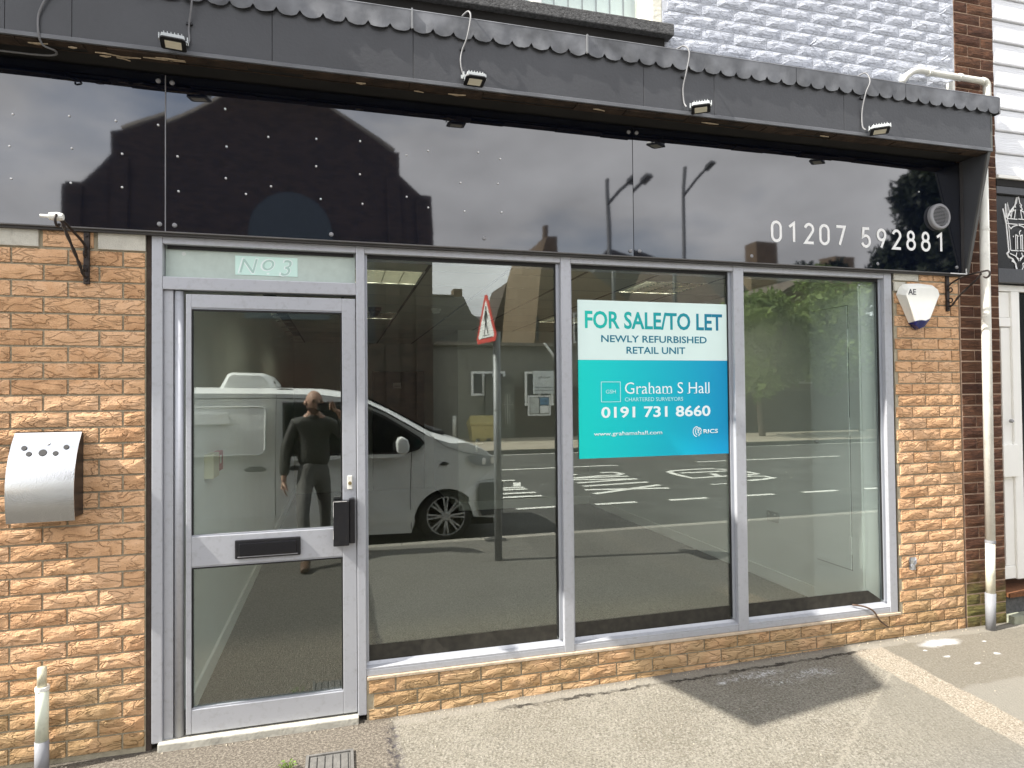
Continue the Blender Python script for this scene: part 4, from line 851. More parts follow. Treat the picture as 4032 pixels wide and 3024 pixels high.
# grit and crumbs of mortar swept against the wall
gr = MB()
for k in range(420):
    x = random.uniform(-1.5, 4.1); near = random.random() < .7; y = -.012-abs(random.gauss(0, .025)) if near else random.uniform(-1.0, -.05); r = random.uniform(.0012, .0042)*(1.3 if near else 1); z = pav_z(x, y)
    if -.86 < x < .1 and y > -.03: continue
    p = [(x+r*random.uniform(.6, 1.3)*cos(a), y+r*random.uniform(.6, 1.3)*sin(a)) for a in (0, 1.3, 2.6, 3.9, 5.1)]
    b0 = len(gr.v); gr.v += [(q[0], q[1], z-.001) for q in p]+[(x+(q[0]-x)*.5, y+(q[1]-y)*.5, z+r*random.uniform(.7, 1.2)) for q in p]; gr.f += [(b0+i, b0+(i+1) % 5, b0+5+(i+1) % 5, b0+5+i) for i in range(5)]+[tuple(b0+5+i for i in range(5))]
tag(obj('grit', gr, mat('grit_stone', (.36, .32, .25), .9, var=.5, vscale=60), fix=False), 'loose grit and mortar crumbs along the foot of the wall', 'grit', kind='stuff')
# drain cover + weed
dc = thing('drain_cover', 'small grey gridded drain cover set in the pavement by the door', 'drain cover', (-.05, -.33, 0))
DCM = mat('drain_grey', (.13, .125, .115), .8, var=.2, vscale=30, bump=.002, bscale=150)
obj('cover_plate', MB().box(-.142, .040, -.44, -.275, -.01, .006), DCM, dc, bev=.002)
for i in range(5): obj('cover_rib', MB().box(-.135+.034*i, -.107+.034*i, -.435, -.282, .0062, .011), DCM, dc, bev=.002)
obj('cover_frame', MB().box(-.156, -.1425, -.45, -.262, -.01, .013).box(.0405, .054, -.45, -.262, -.01, .013).box(-.1424, .0404, -.274, -.262, -.01, .013), DCM, dc)
wd = MB()
for k in range(16):
    a = random.uniform(0, 2*pi); r = random.uniform(.01, .035); h = random.uniform(.006, .03); x, y = -.225+r*cos(a), -.325+r*sin(a)*.7
    wd.add([(x, y, h), (x+.008*cos(a+1), y+.008*sin(a+1), h+.005), (x+.018*cos(a), y+.018*sin(a), h+.003), (x+.008*cos(a-1), y+.008*sin(a-1), h+.005)], [(0, 1, 2, 3)]); wd.tube([(-.225, -.325, -.01), (x, y, h)], .0015, 4)
tag(obj('weed', wd, mat('weed_green', (.11, .17, .03), .7, var=.3, vscale=80)), 'tiny green weed growing from the asphalt near the drain cover', 'weed')

# for sale board stuck inside... on the glass
bd = thing('sale_board', 'turquoise and white FOR SALE/TO LET board in the second tall window', 'sign', (1.8, .04, 1.3))
W_ = mat('board_pale', (.70, .86, .82), .45, var=.02); 
def grad(name, c0, c1, x0, x1):
    m = mat(name, c0, .4, var=0); nt = m.node_tree; N = nt.nodes; g_ = N.new('ShaderNodeNewGeometry'); s_ = N.new('ShaderNodeSeparateXYZ'); r = N.new('ShaderNodeMapRange'); r.inputs[1].default_value = x0; r.inputs[2].default_value = x1; mx = N.new('ShaderNodeMix'); mx.data_type = 'RGBA'; mx.inputs[6].default_value = (*c0, 1); mx.inputs[7].default_value = (*c1, 1)
    nt.links.new(g_.outputs['Position'], s_.inputs[0]); nt.links.new(s_.outputs[0], r.inputs[0]); nt.links.new(r.outputs[0], mx.inputs[0]); nt.links.new(mx.outputs[2], N['Principled BSDF'].inputs['Base Color']); return m
GR = grad('turquoise_print', (.0, .66, .60), (.0, .30, .56), 1.33, 2.25); GT = grad('teal_print', (.0, .50, .42), (.0, .17, .30), 1.36, 2.25); DT = mat('dark_teal_print', (.0, .17, .26), .5, var=0)
BY = .0415
obj('upper_panel', MB().box(1.3125, 2.290, BY, .0475, 1.852, 2.196), W_, bd); obj('lower_panel', MB().box(1.3125, 2.290, BY+.0004, .0475, 1.2875, 1.8515), GR, bd)
TY = BY-.0009
T_ = dict(depth=.0007)
text('FOR SALE/TO LET', 1.356, 2.250, 2.033, 2.135, TY, GT, bd, off=.022, **T_)
text('NEWLY REFURBISHED', 1.455, 2.142, 1.955, 1.996, TY, DT, bd, off=.015, **T_); text('RETAIL UNIT', 1.613, 1.996, 1.889, 1.930, TY, DT, bd, off=.015, **T_)
PW2 = mat('white_print', (.82, .93, .92), .5, var=0); PP = mat('pale_print', (.50, .86, .86), .5, var=0)
line_me([[(1.452, 1.725), (1.571, 1.725), (1.571, 1.610), (1.452, 1.610), (1.452, 1.725)]], .0035, TY, 'square_logo', PP, bd, depth=.0007)
text('GSH', 1.480, 1.542, 1.658, 1.680, TY, PP, bd, small=True, **T_)
text('Graham S Hall', 1.600, 2.156, 1.655, 1.722, TY, PW2, bd, off=-.004, **T_)
for x in (1.6795, 1.7145, 1.764, 1.822, 1.858, 1.884, 2.013, 2.058, 2.142): line_me([[(x-.008, 1.6555), (x+.008, 1.6555)]], .003, TY, 'serif', PW2, bd, depth=.0007)
text('CHARTERED SURVEYORS', 1.599, 1.977, 1.611, 1.634, TY, PP, bd, small=True, **T_); text('0191 731 8660', 1.450, 2.160, 1.516, 1.582, TY, PW2, bd, off=.022, **T_)
text('www.grahamshall.com', 1.403, 1.836, 1.408, 1.438, TY, PW2, bd, small=True, off=.008, **T_); text('RICS', 2.111, 2.210, 1.413, 1.438, TY, PW2, bd, small=True, off=.02, **T_)
line_me([arc(2.069, 1.425, .028, .030, 100, 260, 10), arc(2.074, 1.427, .018, .022, 80, 250, 8), [(2.070, 1.449), (2.088, 1.446), (2.097, 1.432), (2.090, 1.424), (2.094, 1.414), (2.082, 1.409), (2.078, 1.398)], [(2.066, 1.437), (2.078, 1.431), (2.072, 1.420), (2.082, 1.416)], arc(2.079, 1.436, .006, .006, 0, 300, 6), [(2.056, 1.453), (2.070, 1.456)]], .0045, TY, 'lion_logo', PW2, bd, depth=.0007)

# interior things
LOUV = mat('louvre_aluminium', (.80, .76, .60), .12, metal=.95, var=0); TUBE = mat('lit_tube', (1, .93, .72), .5, var=0, emit=14)
def clight(x, y, label):
    t = thing('ceiling_light', label, 'ceiling light', (x, y, 2.6), 'recessed louvre lights in the shop ceiling')
    obj('light_frame', MB().box(x-.296, x+.296, y-.296, y-.280, 2.588, 2.60).box(x-.296, x+.296, y+.280, y+.296, 2.588, 2.60).box(x-.296, x-.28, y-.2799, y+.2799, 2.588, 2.60).box(x+.28, x+.296, y-.2799, y+.2799, 2.588, 2.60), WHT, t)
    obj('light_tray', MB().box(x-.29, x+.29, y-.29, y+.29, 2.6275, 2.632), LOUV, t)
    for k in range(4): obj('tube', MB().tube([(x-.21+.14*k, y-.27, 2.618), (x-.21+.14*k, y+.27, 2.618)], .008, 8), TUBE, t, smooth=True)
    for k in range(5): obj('louvre', MB().box(x-.281+.1395*k, x-.277+.1395*k, y-.279, y+.279, 2.584, 2.608), LOUV, t)
    for k in range(1, 9): obj('louvre', MB().prism([(y-.28+.062*k-.004, 2.585), (y-.28+.062*k+.004, 2.585), (y-.28+.062*k+.012, 2.606), (y-.28+.062*k-.012, 2.606)], x-.276, x+.276, 'X'), LOUV, t)
for x, y, s in ((.33, 1.70, 'lit louvre ceiling light just inside the first tall window, left of the hanging dome camera'), (.33, 4.10, 'lit louvre ceiling light further back behind the dome camera'), (2.73, 1.70, 'louvre ceiling light above the for sale board'), (2.73, 4.10, 'louvre ceiling light deep in the shop behind the for sale board')): clight(x, y, s)
sdm = thing('smoke_detector', 'white round smoke detector on the shop ceiling', 'smoke detector', (1.0, 3.43, 2.59)); obj('detector_base', MB().lathe([(.055, 2.592), (.055, 2.578), (.04, 2.572)], (1.0, 3.43, 0), 'Z', 20), WHT, sdm); obj('detector_head', MB().lathe([(.04, 2.5715), (.042, 2.555), (.03, 2.545)], (1.0, 3.43, 0), 'Z', 20), WHT, sdm)
dcm = thing('dome_camera', 'black dome camera hanging from the shop ceiling', 'camera', (.36, 3.46, 2.59)); obj('camera_base', MB().lathe([(.07, 2.592), (.068, 2.56)], (.36, 3.46, 0), 'Z', 20), BLK, dcm); obj('camera_dome', MB().lathe([(.06, 2.559), (.055, 2.53), (.035, 2.505), (.01, 2.497)], (.36, 3.46, 0), 'Z', 20), mat('dark_dome', (.01, .01, .01), .08, var=0), dcm, smooth=True)
so = thing('wall_socket', 'white double socket on the right shop wall', 'socket', (3.595, 1.36, .58)); obj('socket_plate', MB().box(3.588, 3.5995, 1.285, 1.435, .545, .632), mat('socket_grey', (.45, .47, .44), .4), so, bev=.003)
for y in (1.325, 1.395): obj('socket_switch', MB().box(3.584, 3.5879, y-.01, y+.01, .60, .618), WHT, so)
cp = thing('call_point', 'cream and red fire call point on the left shop wall', 'call point', (-.74, .8, 1.25)); obj('cream_box', MB().box(-.7498, -.70, .62, .80, 1.19, 1.33), mat('cream_box', (.62, .60, .42), .5), cp, bev=.004); obj('red_box', MB().box(-.7498, -.715, .84, 1.02, 1.205, 1.325), mat('red_box', (.38, .03, .025), .45), cp, bev=.004)
obj('red_label', MB().box(-.7148, -.7135, .90, .96, 1.25, 1.30), WHT, cp)
pl_ = thing('wall_plaque', 'small white plaque on the dark back wall of the shop', 'plaque', (1.0, 7.9, 1.6)); obj('plaque_plate', MB().box(.90, 1.04, 7.93, 7.949, 1.80, 1.90), WHT, pl_); obj('plaque_text', MB().box(.92, 1.02, 7.927, 7.9295, 1.835, 1.845), BLK, pl_)
hd = thing('door_handle', 'small bright door handle plate on the white back wall', 'handle', (1.75, 5.5, 1.0)); obj('handle_plate', MB().box(1.86, 1.89, 5.536, 5.549, .86, 1.02), STEEL, hd); obj('handle_lever', MB().box(1.86, 1.97, 5.50, 5.53, .97, .985), STEEL, hd)

# out of frame: unseen board added for the shadow it casts on canopy and pavement
pj = thing('added_shadow_board', 'unseen dark tapered board added high beyond the left edge, shaped to cast the pavement shadow', 'sign', (-2, -.6, 4.5))
obj('board_plate', MB().prism([(-1.195, 4.18), (-1.195, 5.15), (-.06, 5.63), (-.06, 3.78)], -2.02, -1.98, 'X'), BOARDG, pj); obj('added_board_bracket', MB().box(-2.015, -1.985, -.06, .02, 4.0, 4.06).box(-2.015, -1.985, -.06, .02, 5.3, 5.36), BLK, pj)
#@@PART2
# ================================================================ the street behind the photographer (seen in the glass)
PAINTW = mat('van_white', (.80, .81, .80), .22, var=.03, ior=1.5)
VGL = mat('van_glass', (.010, .011, .011), .04, var=0, ior=1.5); VBL = mat('van_black_plastic', (.020, .020, .021), .5, var=.1); TYRE = mat('tyre_rubber', (.016, .016, .016), .8, var=.2)
RIMM = mat('wheel_silver', (.55, .56, .57), .35, metal=.5, var=.03); LAMPG = mat('headlight_glass', (.30, .32, .34), .08, var=.3, vscale=14)
VY = -4.05; RD = -.10
van = thing('van', 'white panel van with a roof cooling unit parked at the kerb facing right', 'van', (-.5, -4.95, RD))
def tum(z): return 0 if z < .95 else -.16*((z-.95)/.78)**1.6
def vy(z, x=0):      # side surface of the van
    return VY+tum(z)-(.0 if x < 1.35 else .22*((x-1.35)/.62)**2)
side = [(-3.02, .20), (-2.30, .17), (-2.27, .25)]+[(-1.92+.37*cos(radians(a)), .17+.37*sin(radians(a))) for a in range(165, 14, -15)]+[(-1.55, .10), (.80, .06), (.845, .20)]+[(1.215+.385*cos(radians(a)), .17+.385*sin(radians(a))) for a in range(170, 9, -14)]+[(1.61, .20), (1.93, .14), (1.975, .30), (1.965, .60), (1.94, .78), (1.87, .90), (1.74, 1.00), (1.52, 1.09), (1.28, 1.165), (1.06, 1.235), (.80, 1.385), (.57, 1.515), (.30, 1.645), (.10, 1.715), (-.20, 1.758), (-.7, 1.775), (-1.6, 1.785), (-2.8, 1.765), (-2.96, 1.68), (-3.02, 1.2)]
def vanbody():
    n = len(side); rows = 9; mb = MB()
    for r in range(rows):
        t = r/(rows-1)*2-1       # -1 far side .. 1 near side
        for x, z in side:
            yc = VY-.95; ys = vy(z, x)-yc
            e = 1-abs(t)**8*.0
            zz = z-(.075*abs(t)**6 if z > 1.1 else 0); xx = x-(.06*abs(t)**4 if x > 1.5 else 0)
            mb.v.append((xx, yc+ys*t, zz))
    for r in range(rows-1):
        for i in range(n):
            j = (i+1) % n; mb.f.append((r*n+i, r*n+j, (r+1)*n+j, (r+1)*n+i))
    mb.f.append(tuple(range(n))); mb.f.append(tuple((rows-1)*n+i for i in range(n-1, -1, -1)))
    me = mb.mesh('body')
    b = bmesh.new(); b.from_mesh(me); bmesh.ops.triangulate(b, faces=[f for f in b.faces if len(f.verts) > 4]); bmesh.ops.recalc_face_normals(b, faces=b.faces); b.to_mesh(me); b.free()
    return me
bme = vanbody(); body = link('body', bme, PAINTW, van)
# side skin following the tumblehome
def skin(name, pts, dy, mt, parent=van, sub=.12, thick=.010):
    """a plate lying on the side of the van: outline in (x, z), pushed dy out of the surface"""
    b = bmesh.new(); vs_ = [b.verts.new((x, 0, z)) for x, z in pts]; f = b.faces.new(vs_); bmesh.ops.triangulate(b, faces=[f])
    for _ in range(4):
        es = [e for e in b.edges if e.calc_length() > sub*2]
        if not es: break
        bmesh.ops.subdivide_edges(b, edges=es, cuts=1); bmesh.ops.triangulate(b, faces=b.faces[:])
    for v in b.verts: v.co.y = vy(v.co.z, v.co.x)+dy
    r = bmesh.ops.extrude_face_region(b, geom=b.faces[:])
    for e in r['geom']:
        if isinstance(e, bmesh.types.BMVert): e.co.y -= thick
    bmesh.ops.recalc_face_normals(b, faces=b.faces); me = bpy.data.meshes.new(name); b.to_mesh(me); b.free()
    return link(name, me, mt, parent)
def rrect(x0, x1, z0, z1, r, n=4):
    P = []
    for cx, cz, a in ((x1-r, z1-r, 0), (x0+r, z1-r, 90), (x0+r, z0+r, 180), (x1-r, z0+r, 270)):
        P += [(cx+r*cos(radians(a+90*k/n)), cz+r*sin(radians(a+90*k/n))) for k in range(n+1)]
    return P
def outline(pts, w_, dy, name, mt, parent=van):
    st = []; 
    P = pts+[pts[0]]
    for i in range(len(P)-1):
        a, b = Vector(P[i]), Vector(P[i+1]); k = max(1, int((b-a).length/.15)); st += [tuple(a+(b-a)*j/k) for j in range(k)]
    return obj(name, MB().tube([(x, vy(z, x)+dy, z) for x, z in st], w_, 6, closed=True), mt, parent, smooth=True)
# flat side closing the body (the lofted end cap lies here already)
skin('side_panel', rrect(-2.62, -.80, 1.03, 1.555, .07), .002, PAINTW); outline(rrect(-2.62, -.80, 1.03, 1.555, .07), .009, .004, 'panel_moulding', PAINTW)
GAP = mat('panel_gap', (.02, .02, .02), .8, var=0)
def seam(pts, w_=.004): return obj('panel_gap', MB().tube([(x, vy(z, x)+.002, z) for x, z in pts], w_, 5), GAP, van)
seam([(-.69, .12), (-.69, .6), (-.69, 1.1), (-.69, 1.4), (-.69, 1.69)]); seam([(-3.0, 1.645), (-1.5, 1.65), (-.69, 1.65), (-.2, 1.63)], .006)
seam([(.80, .10), (.79, .5), (.80, .8), (.815, 1.05)]); seam([(1.02, 1.20), (1.2, 1.06), (1.45, .97), (1.68, .93)], .004); seam([(1.60, .62), (1.95, .63)], .003)
sw = skin('front_window', [(-.60, 1.575), (-.585, 1.03), (.30, 1.015), (.74, 1.01), (.88, 1.05), (.93, 1.10), (.90, 1.14), (.72, 1.265), (.50, 1.40), (.28, 1.505), (.05, 1.575)], .004, VGL)
skin('window_rubber', [(-.625, 1.60), (-.61, 1.005), (.74, .985), (.90, 1.03), (.965, 1.105), (.92, 1.165), (.72, 1.30), (.50, 1.435), (.28, 1.535), (.05, 1.60)], .002, VBL)
skin('waist_strip', [(-.60, .995), (-.60, .95), (.72, .945), (.80, .965), (.77, .985)], .008, PAINTW, thick=.012)
skin('pillar_line', [(.30, 1.585), (.52, 1.478), (.76, 1.338), (.98, 1.205), (.99, 1.185), (.76, 1.315), (.52, 1.455), (.28, 1.562)], .010, VBL)
skin('lower_moulding', [(-1.50, .36), (-1.50, .22), (.80, .18), (.82, .33)], .006, PAINTW)
skin('front_bumper', [(1.62, .60), (1.60, .34), (1.66, .20), (1.955, .19), (1.965, .58)], .006, mat('bumper_grey', (.05, .052, .055), .5, var=.1))
skin('headlight', [(1.475, .93), (1.50, .87), (1.58, .82), (1.72, .795), (1.90, .80), (1.93, .83), (1.88, .89), (1.72, .925), (1.58, .94)], .007, LAMPG); 
for x in (1.66, 1.78): skin('headlight_reflector', rrect(x, x+.05, .82, .90, .01), .010, mat('reflector', (.8, .8, .8), .1, metal=.9, var=0))
skin('badge', [(1.14, .84), (1.19, .83), (1.25, .845), (1.24, .86), (1.20, .87), (1.18, .88)], .003, VBL)
skin('side_handle', [(-1.02, .872), (-.98, .845), (-.80, .845), (-.78, .868), (-.83, .90), (-.96, .90)], .018, mat('handle_grey', (.16, .17, .17), .5), thick=.025)
skin('door_handle', [(-.56, .872), (-.54, .845), (-.40, .85), (-.39, .88), (-.50, .90)], .018, VBL, thick=.025)
skin('side_vent', [(-1.95, 1.485), (-1.95, 1.37), (-1.17, 1.37), (-1.16, 1.385), (-1.20, 1.485)], .035, PAINTW, thick=.05)
# roof cooling unit
ru = MB(); pr = [(-1.365, 1.755), (-1.33, 1.80), (-1.26, 1.935), (-1.21, 1.955), (-.88, 1.945), (-.82, 1.92), (-.745, 1.82), (-.73, 1.755)]
n = len(pr)
for t, s_, dz in ((-1, .86, -.02), (-.8, 1, 0), (.8, 1, 0), (1, .86, -.02)):
    ru.v += [(-1.05+(x+1.05)*s_, -4.98+t*.50, (z if z < 1.76 else z+dz*1.5)) for x, z in pr]
for r in range(3): ru.f += [(r*n+i, r*n+(i+1) % n, (r+1)*n+(i+1) % n, (r+1)*n+i) for i in range(n)]
ru.f += [tuple(range(n)), tuple(3*n+i for i in range(n))]
cu_ = obj('roof_unit', ru, PAINTW, van, bev=.02, smooth=True); obj('unit_base', MB().box(-1.35, -.74, -5.45, -4.49, 1.745, 1.76), VBL, cu_); obj('unit_fan', MB().lathe([(.035, 0), (.03, .02)], (-.76, -4.62, 1.82), 'X', 14), VBL, cu_)
obj('roof_bracket', MB().tube([(-.72, -4.38, 1.74), (-.66, -4.38, 1.755), (-.58, -4.38, 1.75), (-.52, -4.38, 1.74)], .008, 6), VBL, van)
# windscreen, bonnet gap
ws = MB(); ws.v = [(1.075, -4.32, 1.232), (1.075, -5.68, 1.232), (.30, -5.60, 1.655), (.30, -4.40, 1.655)]; ws.v = [(x+.012, y, z+.008) for x, y, z in ws.v]; ws.f = [(0, 1, 2, 3)]
ws.v += [(x-.008, y, z-.012) for x, y, z in ws.v]; ws.f += [(4, 7, 6, 5), (0, 4, 5, 1), (1, 5, 6, 2), (2, 6, 7, 3), (3, 7, 4, 0)]
obj('windscreen', ws, VGL, van); obj('scuttle', MB().box(1.06, 1.24, -5.6, -4.36, 1.16, 1.232), VBL, van); obj('wiper', MB().tube([(1.10, -4.45, 1.245), (1.16, -4.9, 1.235), (1.12, -5.3, 1.27)], .009, 6), VBL, van)
# mirror
mr_ = MB(); pm = [(.62, 1.02), (.61, 1.14), (.635, 1.195), (.68, 1.20), (.735, 1.17), (.755, 1.10), (.745, 1.03), (.70, 1.005)]
mr_.prism(pm, -3.90, -3.72); obj('wing_mirror', mr_, PAINTW, van, bev=.025, smooth=True); obj('mirror_arm', MB().box(.70, .76, -4.05, -3.88, 1.02, 1.06), VBL, van, bev=.008)
def wheel(x, y):
    wl = obj('wheel', MB().lathe([(.20, -.09), (.30, -.10), (.325, -.07), (.33, 0), (.325, .07), (.30, .10), (.235, .108), (.20, .09)], (x, y, .225), 'Y', 32), TYRE, van, smooth=True)
    obj('rim', MB().lathe([(.232, .098), (.232, .106), (.222, .106), (.218, .098)], (x, y, .225), 'Y', 36), RIMM, wl); obj('rim_dish', MB().lathe([(.218, .085), (.218, .088)], (x, y, .225), 'Y', 30), mat('rim_dark', (.015, .015, .015), .6, var=0), wl)
    sp_ = MB().box(.052, .222, .092, .104, -.010, .010).mesh('spoke'); fixn(sp_); sp_.materials.append(RIMM)
    for k in range(8):
        for d in (-.115, .115):
            o = bpy.data.objects.new('spoke', sp_); C.objects.link(o); o.location = (x, y, .225); o.rotation_euler = (0, k*pi/4+d, 0); par(o, wl)
    obj('hub', MB().lathe([(.055, .09), (.055, .108), (.04, .112)], (x, y, .225), 'Y', 18), RIMM, wl)
wheel(1.215, -4.19); wheel(-1.92, -4.19); wheel(1.215, -5.80); wheel(-1.92, -5.80)
obj('underbody', MB().box(-2.9, 1.85, -5.7, -4.32, .06, .55), VBL, van)
skin('fuel_flap_edge', rrect(-2.5, -2.36, .7, .84, .03), .002, PAINTW)

# warning sign (zebra / pedestrian triangle) on a grey post at the kerb
sg = thing('warning_sign', 'red bordered triangular pedestrian warning sign on a grey post', 'road sign', (1.532, -2.777, 0))
POST = mat('grey_post', (.30, .31, .32), .5, metal=.3, var=.12, vscale=14)
obj('post', MB().tube([(1.532, -2.777, -.05), (1.532, -2.777, 2.30)], .038, 20), POST, sg, smooth=True); obj('post_band', MB().tube([(1.532, -2.777, 1.50), (1.532, -2.777, 1.512)], .0405, 20), mat('band', (.15, .15, .15), .6), sg)
A_, B_ = Vector((1.362, -2.98, 2.165)), Vector((1.455, -2.40, 2.196)); mid_ = (A_+B_)/2; T_ap = Vector((1.436, -2.70, 2.71)); ux = (B_-A_).normalized(); nn_ = Vector((ux.y, -ux.x, 0)).normalized()   # facing the oncoming side
nn_ = Vector((-.985, .17, 0)).normalized() if False else Vector((ux.y, -ux.x, 0)).normalized()
cen = (A_+B_+T_ap)/3
def tri(sc, off, rad=.06, thick=.003):
    side_ = (B_-A_).length; h = side_*.90
    P = []
    base = [(-side_/2, 0), (side_/2, 0), (0, h)]; cx, cz = 0, h/3
    base = [(cx+(x-cx)*sc, cz+(z-cz)*sc) for x, z in base]; r = rad*sc
    for i in range(3):
        p = Vector(base[i]); a = (Vector(base[i-1])-p).normalized(); b = (Vector(base[(i+1) % 3])-p).normalized()
        for k in range(5):
            t = k/4; P.append(tuple((p+a*r*(1-t)+b*r*t)*1.0 if True else p))
    return P
M3 = Matrix.Translation((mid_.x, mid_.y, 2.18)) @ Matrix((Vector((ux.x, ux.y, 0)).normalized(), Vector((nn_.x, nn_.y, 0)), Vector((0, 0, 1)))).transposed().to_4x4()
def signpart(name, mb, mt, parent=sg):
    me = mb.mesh(name); fixn(me); me.transform(M3); return link(name, me, mt, parent)
RED = mat('sign_red', (.62, .05, .035), .4, var=.05); SBK = mat('sign_black', (.03, .03, .03), .5, var=0); SGB = mat('sign_back_grey', (.22, .22, .22), .5)
for s_ in (1, -1):
    signpart('board_plate', MB().prism(tri(1, 0), .0 if s_ > 0 else -.001, .002*s_ if s_ > 0 else -.003), RED)
    signpart('sign_face', MB().prism(tri(.74, 0, .03), .0022*s_ if s_ > 0 else -.0032, .0032*s_ if s_ > 0 else -.0042), WHITEPAINT)
    y0, y1 = (.0034, .0044) if s_ > 0 else (-.0044, -.0054)
    signpart('pedestrian_symbol', MB().prism([(.0+.018*cos(radians(a)), .345+.020*sin(radians(a))) for a in range(0, 360, 30)], y0, y1), SBK)
    signpart('pedestrian_symbol', MB().prism([(-.022, .318), (.024, .318), (.035, .29), (.055, .235), (.045, .228), (.022, .27), (.020, .225), (.030, .17), (.062, .095), (.045, .085), (.010, .155), (-.002, .19), (-.012, .15), (-.030, .09), (-.055, .075), (-.050, .095), (-.035, .13), (-.022, .20), (-.025, .25), (-.050, .215), (-.060, .225), (-.042, .27)], y0, y1), SBK)
    signpart('crossing_dots', MB().box(-.10, .10, min(y0, y1), max(y0, y1), .070, .076).box(-.15, .15, min(y0, y1), max(y0, y1), .045, .051), SBK)
obj('sign_clamp', MB().box(1.40, 1.535, -2.80, -2.75, 2.19, 2.23), POST, sg, bev=.004)

# ---- the photographer
SKIN = mat('skin', (.42, .25, .18), .55, var=.1, vscale=25); JACK = mat('dark_jacket', (.030, .029, .024), .6, var=.25, vscale=12, bump=.012, bscale=16); JEAN = mat('grey_jeans', (.115, .112, .105), .85, var=.25, vscale=18, bump=.008, bscale=22); SHOE = mat('brown_shoe', (.10, .055, .03), .5, var=.2)
per = thing('person', 'bald man in a dark hooded jacket and grey jeans taking a photo with a phone', 'person', (-.27, -3.3, 0))
def skinmesh(name, V, E, Rr, mt, parent, sub=2, root=0):
    me = bpy.data.meshes.new(name); me.from_pydata(V, E, []); o = bpy.data.objects.new(name, me); C.objects.link(o)
    mo = o.modifiers.new('s', 'SKIN'); mo.use_smooth_shade = True
    for i, r in enumerate(Rr):
        d = me.skin_vertices[0].data[i]; d.radius = r if isinstance(r, tuple) else (r, r); d.use_root = (i == root)
    m2 = o.modifiers.new('u', 'SUBSURF'); m2.levels = m2.render_levels = sub
    dg = bpy.context.evaluated_depsgraph_get(); me2 = bpy.data.meshes.new_from_object(o.evaluated_get(dg)); me2.name = name
    bpy.data.objects.remove(o); bpy.data.meshes.remove(me)
    for p in me2.polygons: p.use_smooth = True
    return link(name, me2, mt, parent)
PX, PY = -.265, -3.565
HIP = (PX-.0, PY+.03, .90)
Vb = [HIP, (PX, PY, 1.10), (PX, PY-.01, 1.30), (PX, PY, 1.42), (PX, PY+.015, 1.50), (PX, PY+.035, 1.585), (PX, PY+.04, 1.655),
      (PX-.18, PY, 1.385), (PX-.275, PY+.03, 1.12), (PX-.290, PY+.10, .85), (PX-.290, PY+.12, .78),
      (PX+.18, PY, 1.385), (PX+.335, PY+.12, 1.22), (PX+.275, PY+.145, 1.46), (PX+.235, PY+.165, 1.525),
      (PX-.085, PY+.06, .80), (PX-.095, PY+.34, .50), (PX-.055, PY+.53, .10), (PX-.06, PY+.59, .045), (PX-.06, PY+.70, .03),
      (PX+.085, PY+.0, .80), (PX+.11, PY-.02, .48), (PX+.11, PY-.20, .10), (PX+.11, PY-.18, .045), (PX+.12, PY-.06, .03)]
Eb = [(0,1),(1,2),(2,3),(3,4),(4,5),(5,6),(3,7),(7,8),(8,9),(9,10),(3,11),(11,12),(12,13),(13,14),(0,15),(15,16),(16,17),(17,18),(18,19),(0,20),(20,21),(21,22),(22,23),(23,24)]
Rb = [(.12,.085),(.115,.085),(.13,.095),(.10,.075),(.055,.058),(.062,.075),(.070,.080),.05,.042,.030,.026,.05,.042,.031,.026,.06,.044,.034,.040,.03,.06,.044,.034,.040,.03]
skinmesh('body', Vb, Eb, Rb, SKIN, per)
# head: shaped sphere with nose, brow, chin, ears
hb_ = bmesh.new(); bmesh.ops.create_uvsphere(hb_, u_segments=24, v_segments=18, radius=1)
for v in hb_.verts:
    x, y, z = v.co; f_ = max(0, y)
    jaw = 1-.26*max(0, -z)**1.2; sx_ = .076*jaw; sy_ = .098*(1-.12*max(0, -z))
    yy = y*sy_; 
    if f_ > .5 and abs(x) < .20 and -.35 < z < .12: yy += .020*(1-abs(x)/.20)*(1-(z+.35)/.5 if z > -.25 else .9)       # nose
    if f_ > .5 and .12 < z < .30: yy += .005
    if f_ > .4 and .25 < abs(x) < .5 and .0 < z < .14: yy -= .008       # eye sockets
    v.co = (x*sx_, yy, z*.122)
hme = bpy.data.meshes.new('head'); hb_.to_mesh(hme); hb_.free()
for p in hme.polygons: p.use_smooth = True
HM = Matrix.Translation((PX+.005, PY+.055, 1.600)) @ Matrix.Rotation(radians(-22), 4, 'Z') @ Matrix.Diagonal((1.14, 1.08, 1.02, 1)); hme.transform(HM); head = link('head', hme, SKIN, per)
def hpart(name, mb, mt, sm=True):
    me = mb.mesh(name); fixn(me); me.transform(HM)
    if sm:
        for p in me.polygons: p.use_smooth = True
    return link(name, me, mt, head)
for s_ in (-1, 1):
    hpart('ear', MB().lathe([(.004, -.012), (.026, -.008), (.030, .0), (.022, .008), (.006, .004)], (s_*.077, -.005, -.004), 'X', 12), SKIN)
    hpart('eye', MB().lathe([(.002, .0), (.016, .002), (.015, .006), (.004, .010)], (s_*.030, .083, .012), 'Y', 10), mat('eye_and_socket_shade', (.05, .03, .02), .3, var=0)); hpart('eyebrow', MB().tube([(s_*.014, .098, .026), (s_*.030, .096, .030), (s_*.046, .086, .026)], .004, 6), mat('brow', (.07, .045, .03), .9, var=0))  # eyes made large and dark, shade of the sockets put into their colour
hpart('mouth', MB().tube([(-.020, .090, -.056), (0, .097, -.055), (.020, .090, -.056)], .0045, 6), mat('lips', (.35, .16, .13), .6, var=0))
st_ = bmesh.new(); bmesh.ops.create_uvsphere(st_, u_segments=20, v_segments=14, radius=1)
for v in list(st_.verts):
    if v.co.z > -.32 or v.co.y < -.35: st_.verts.remove(v)
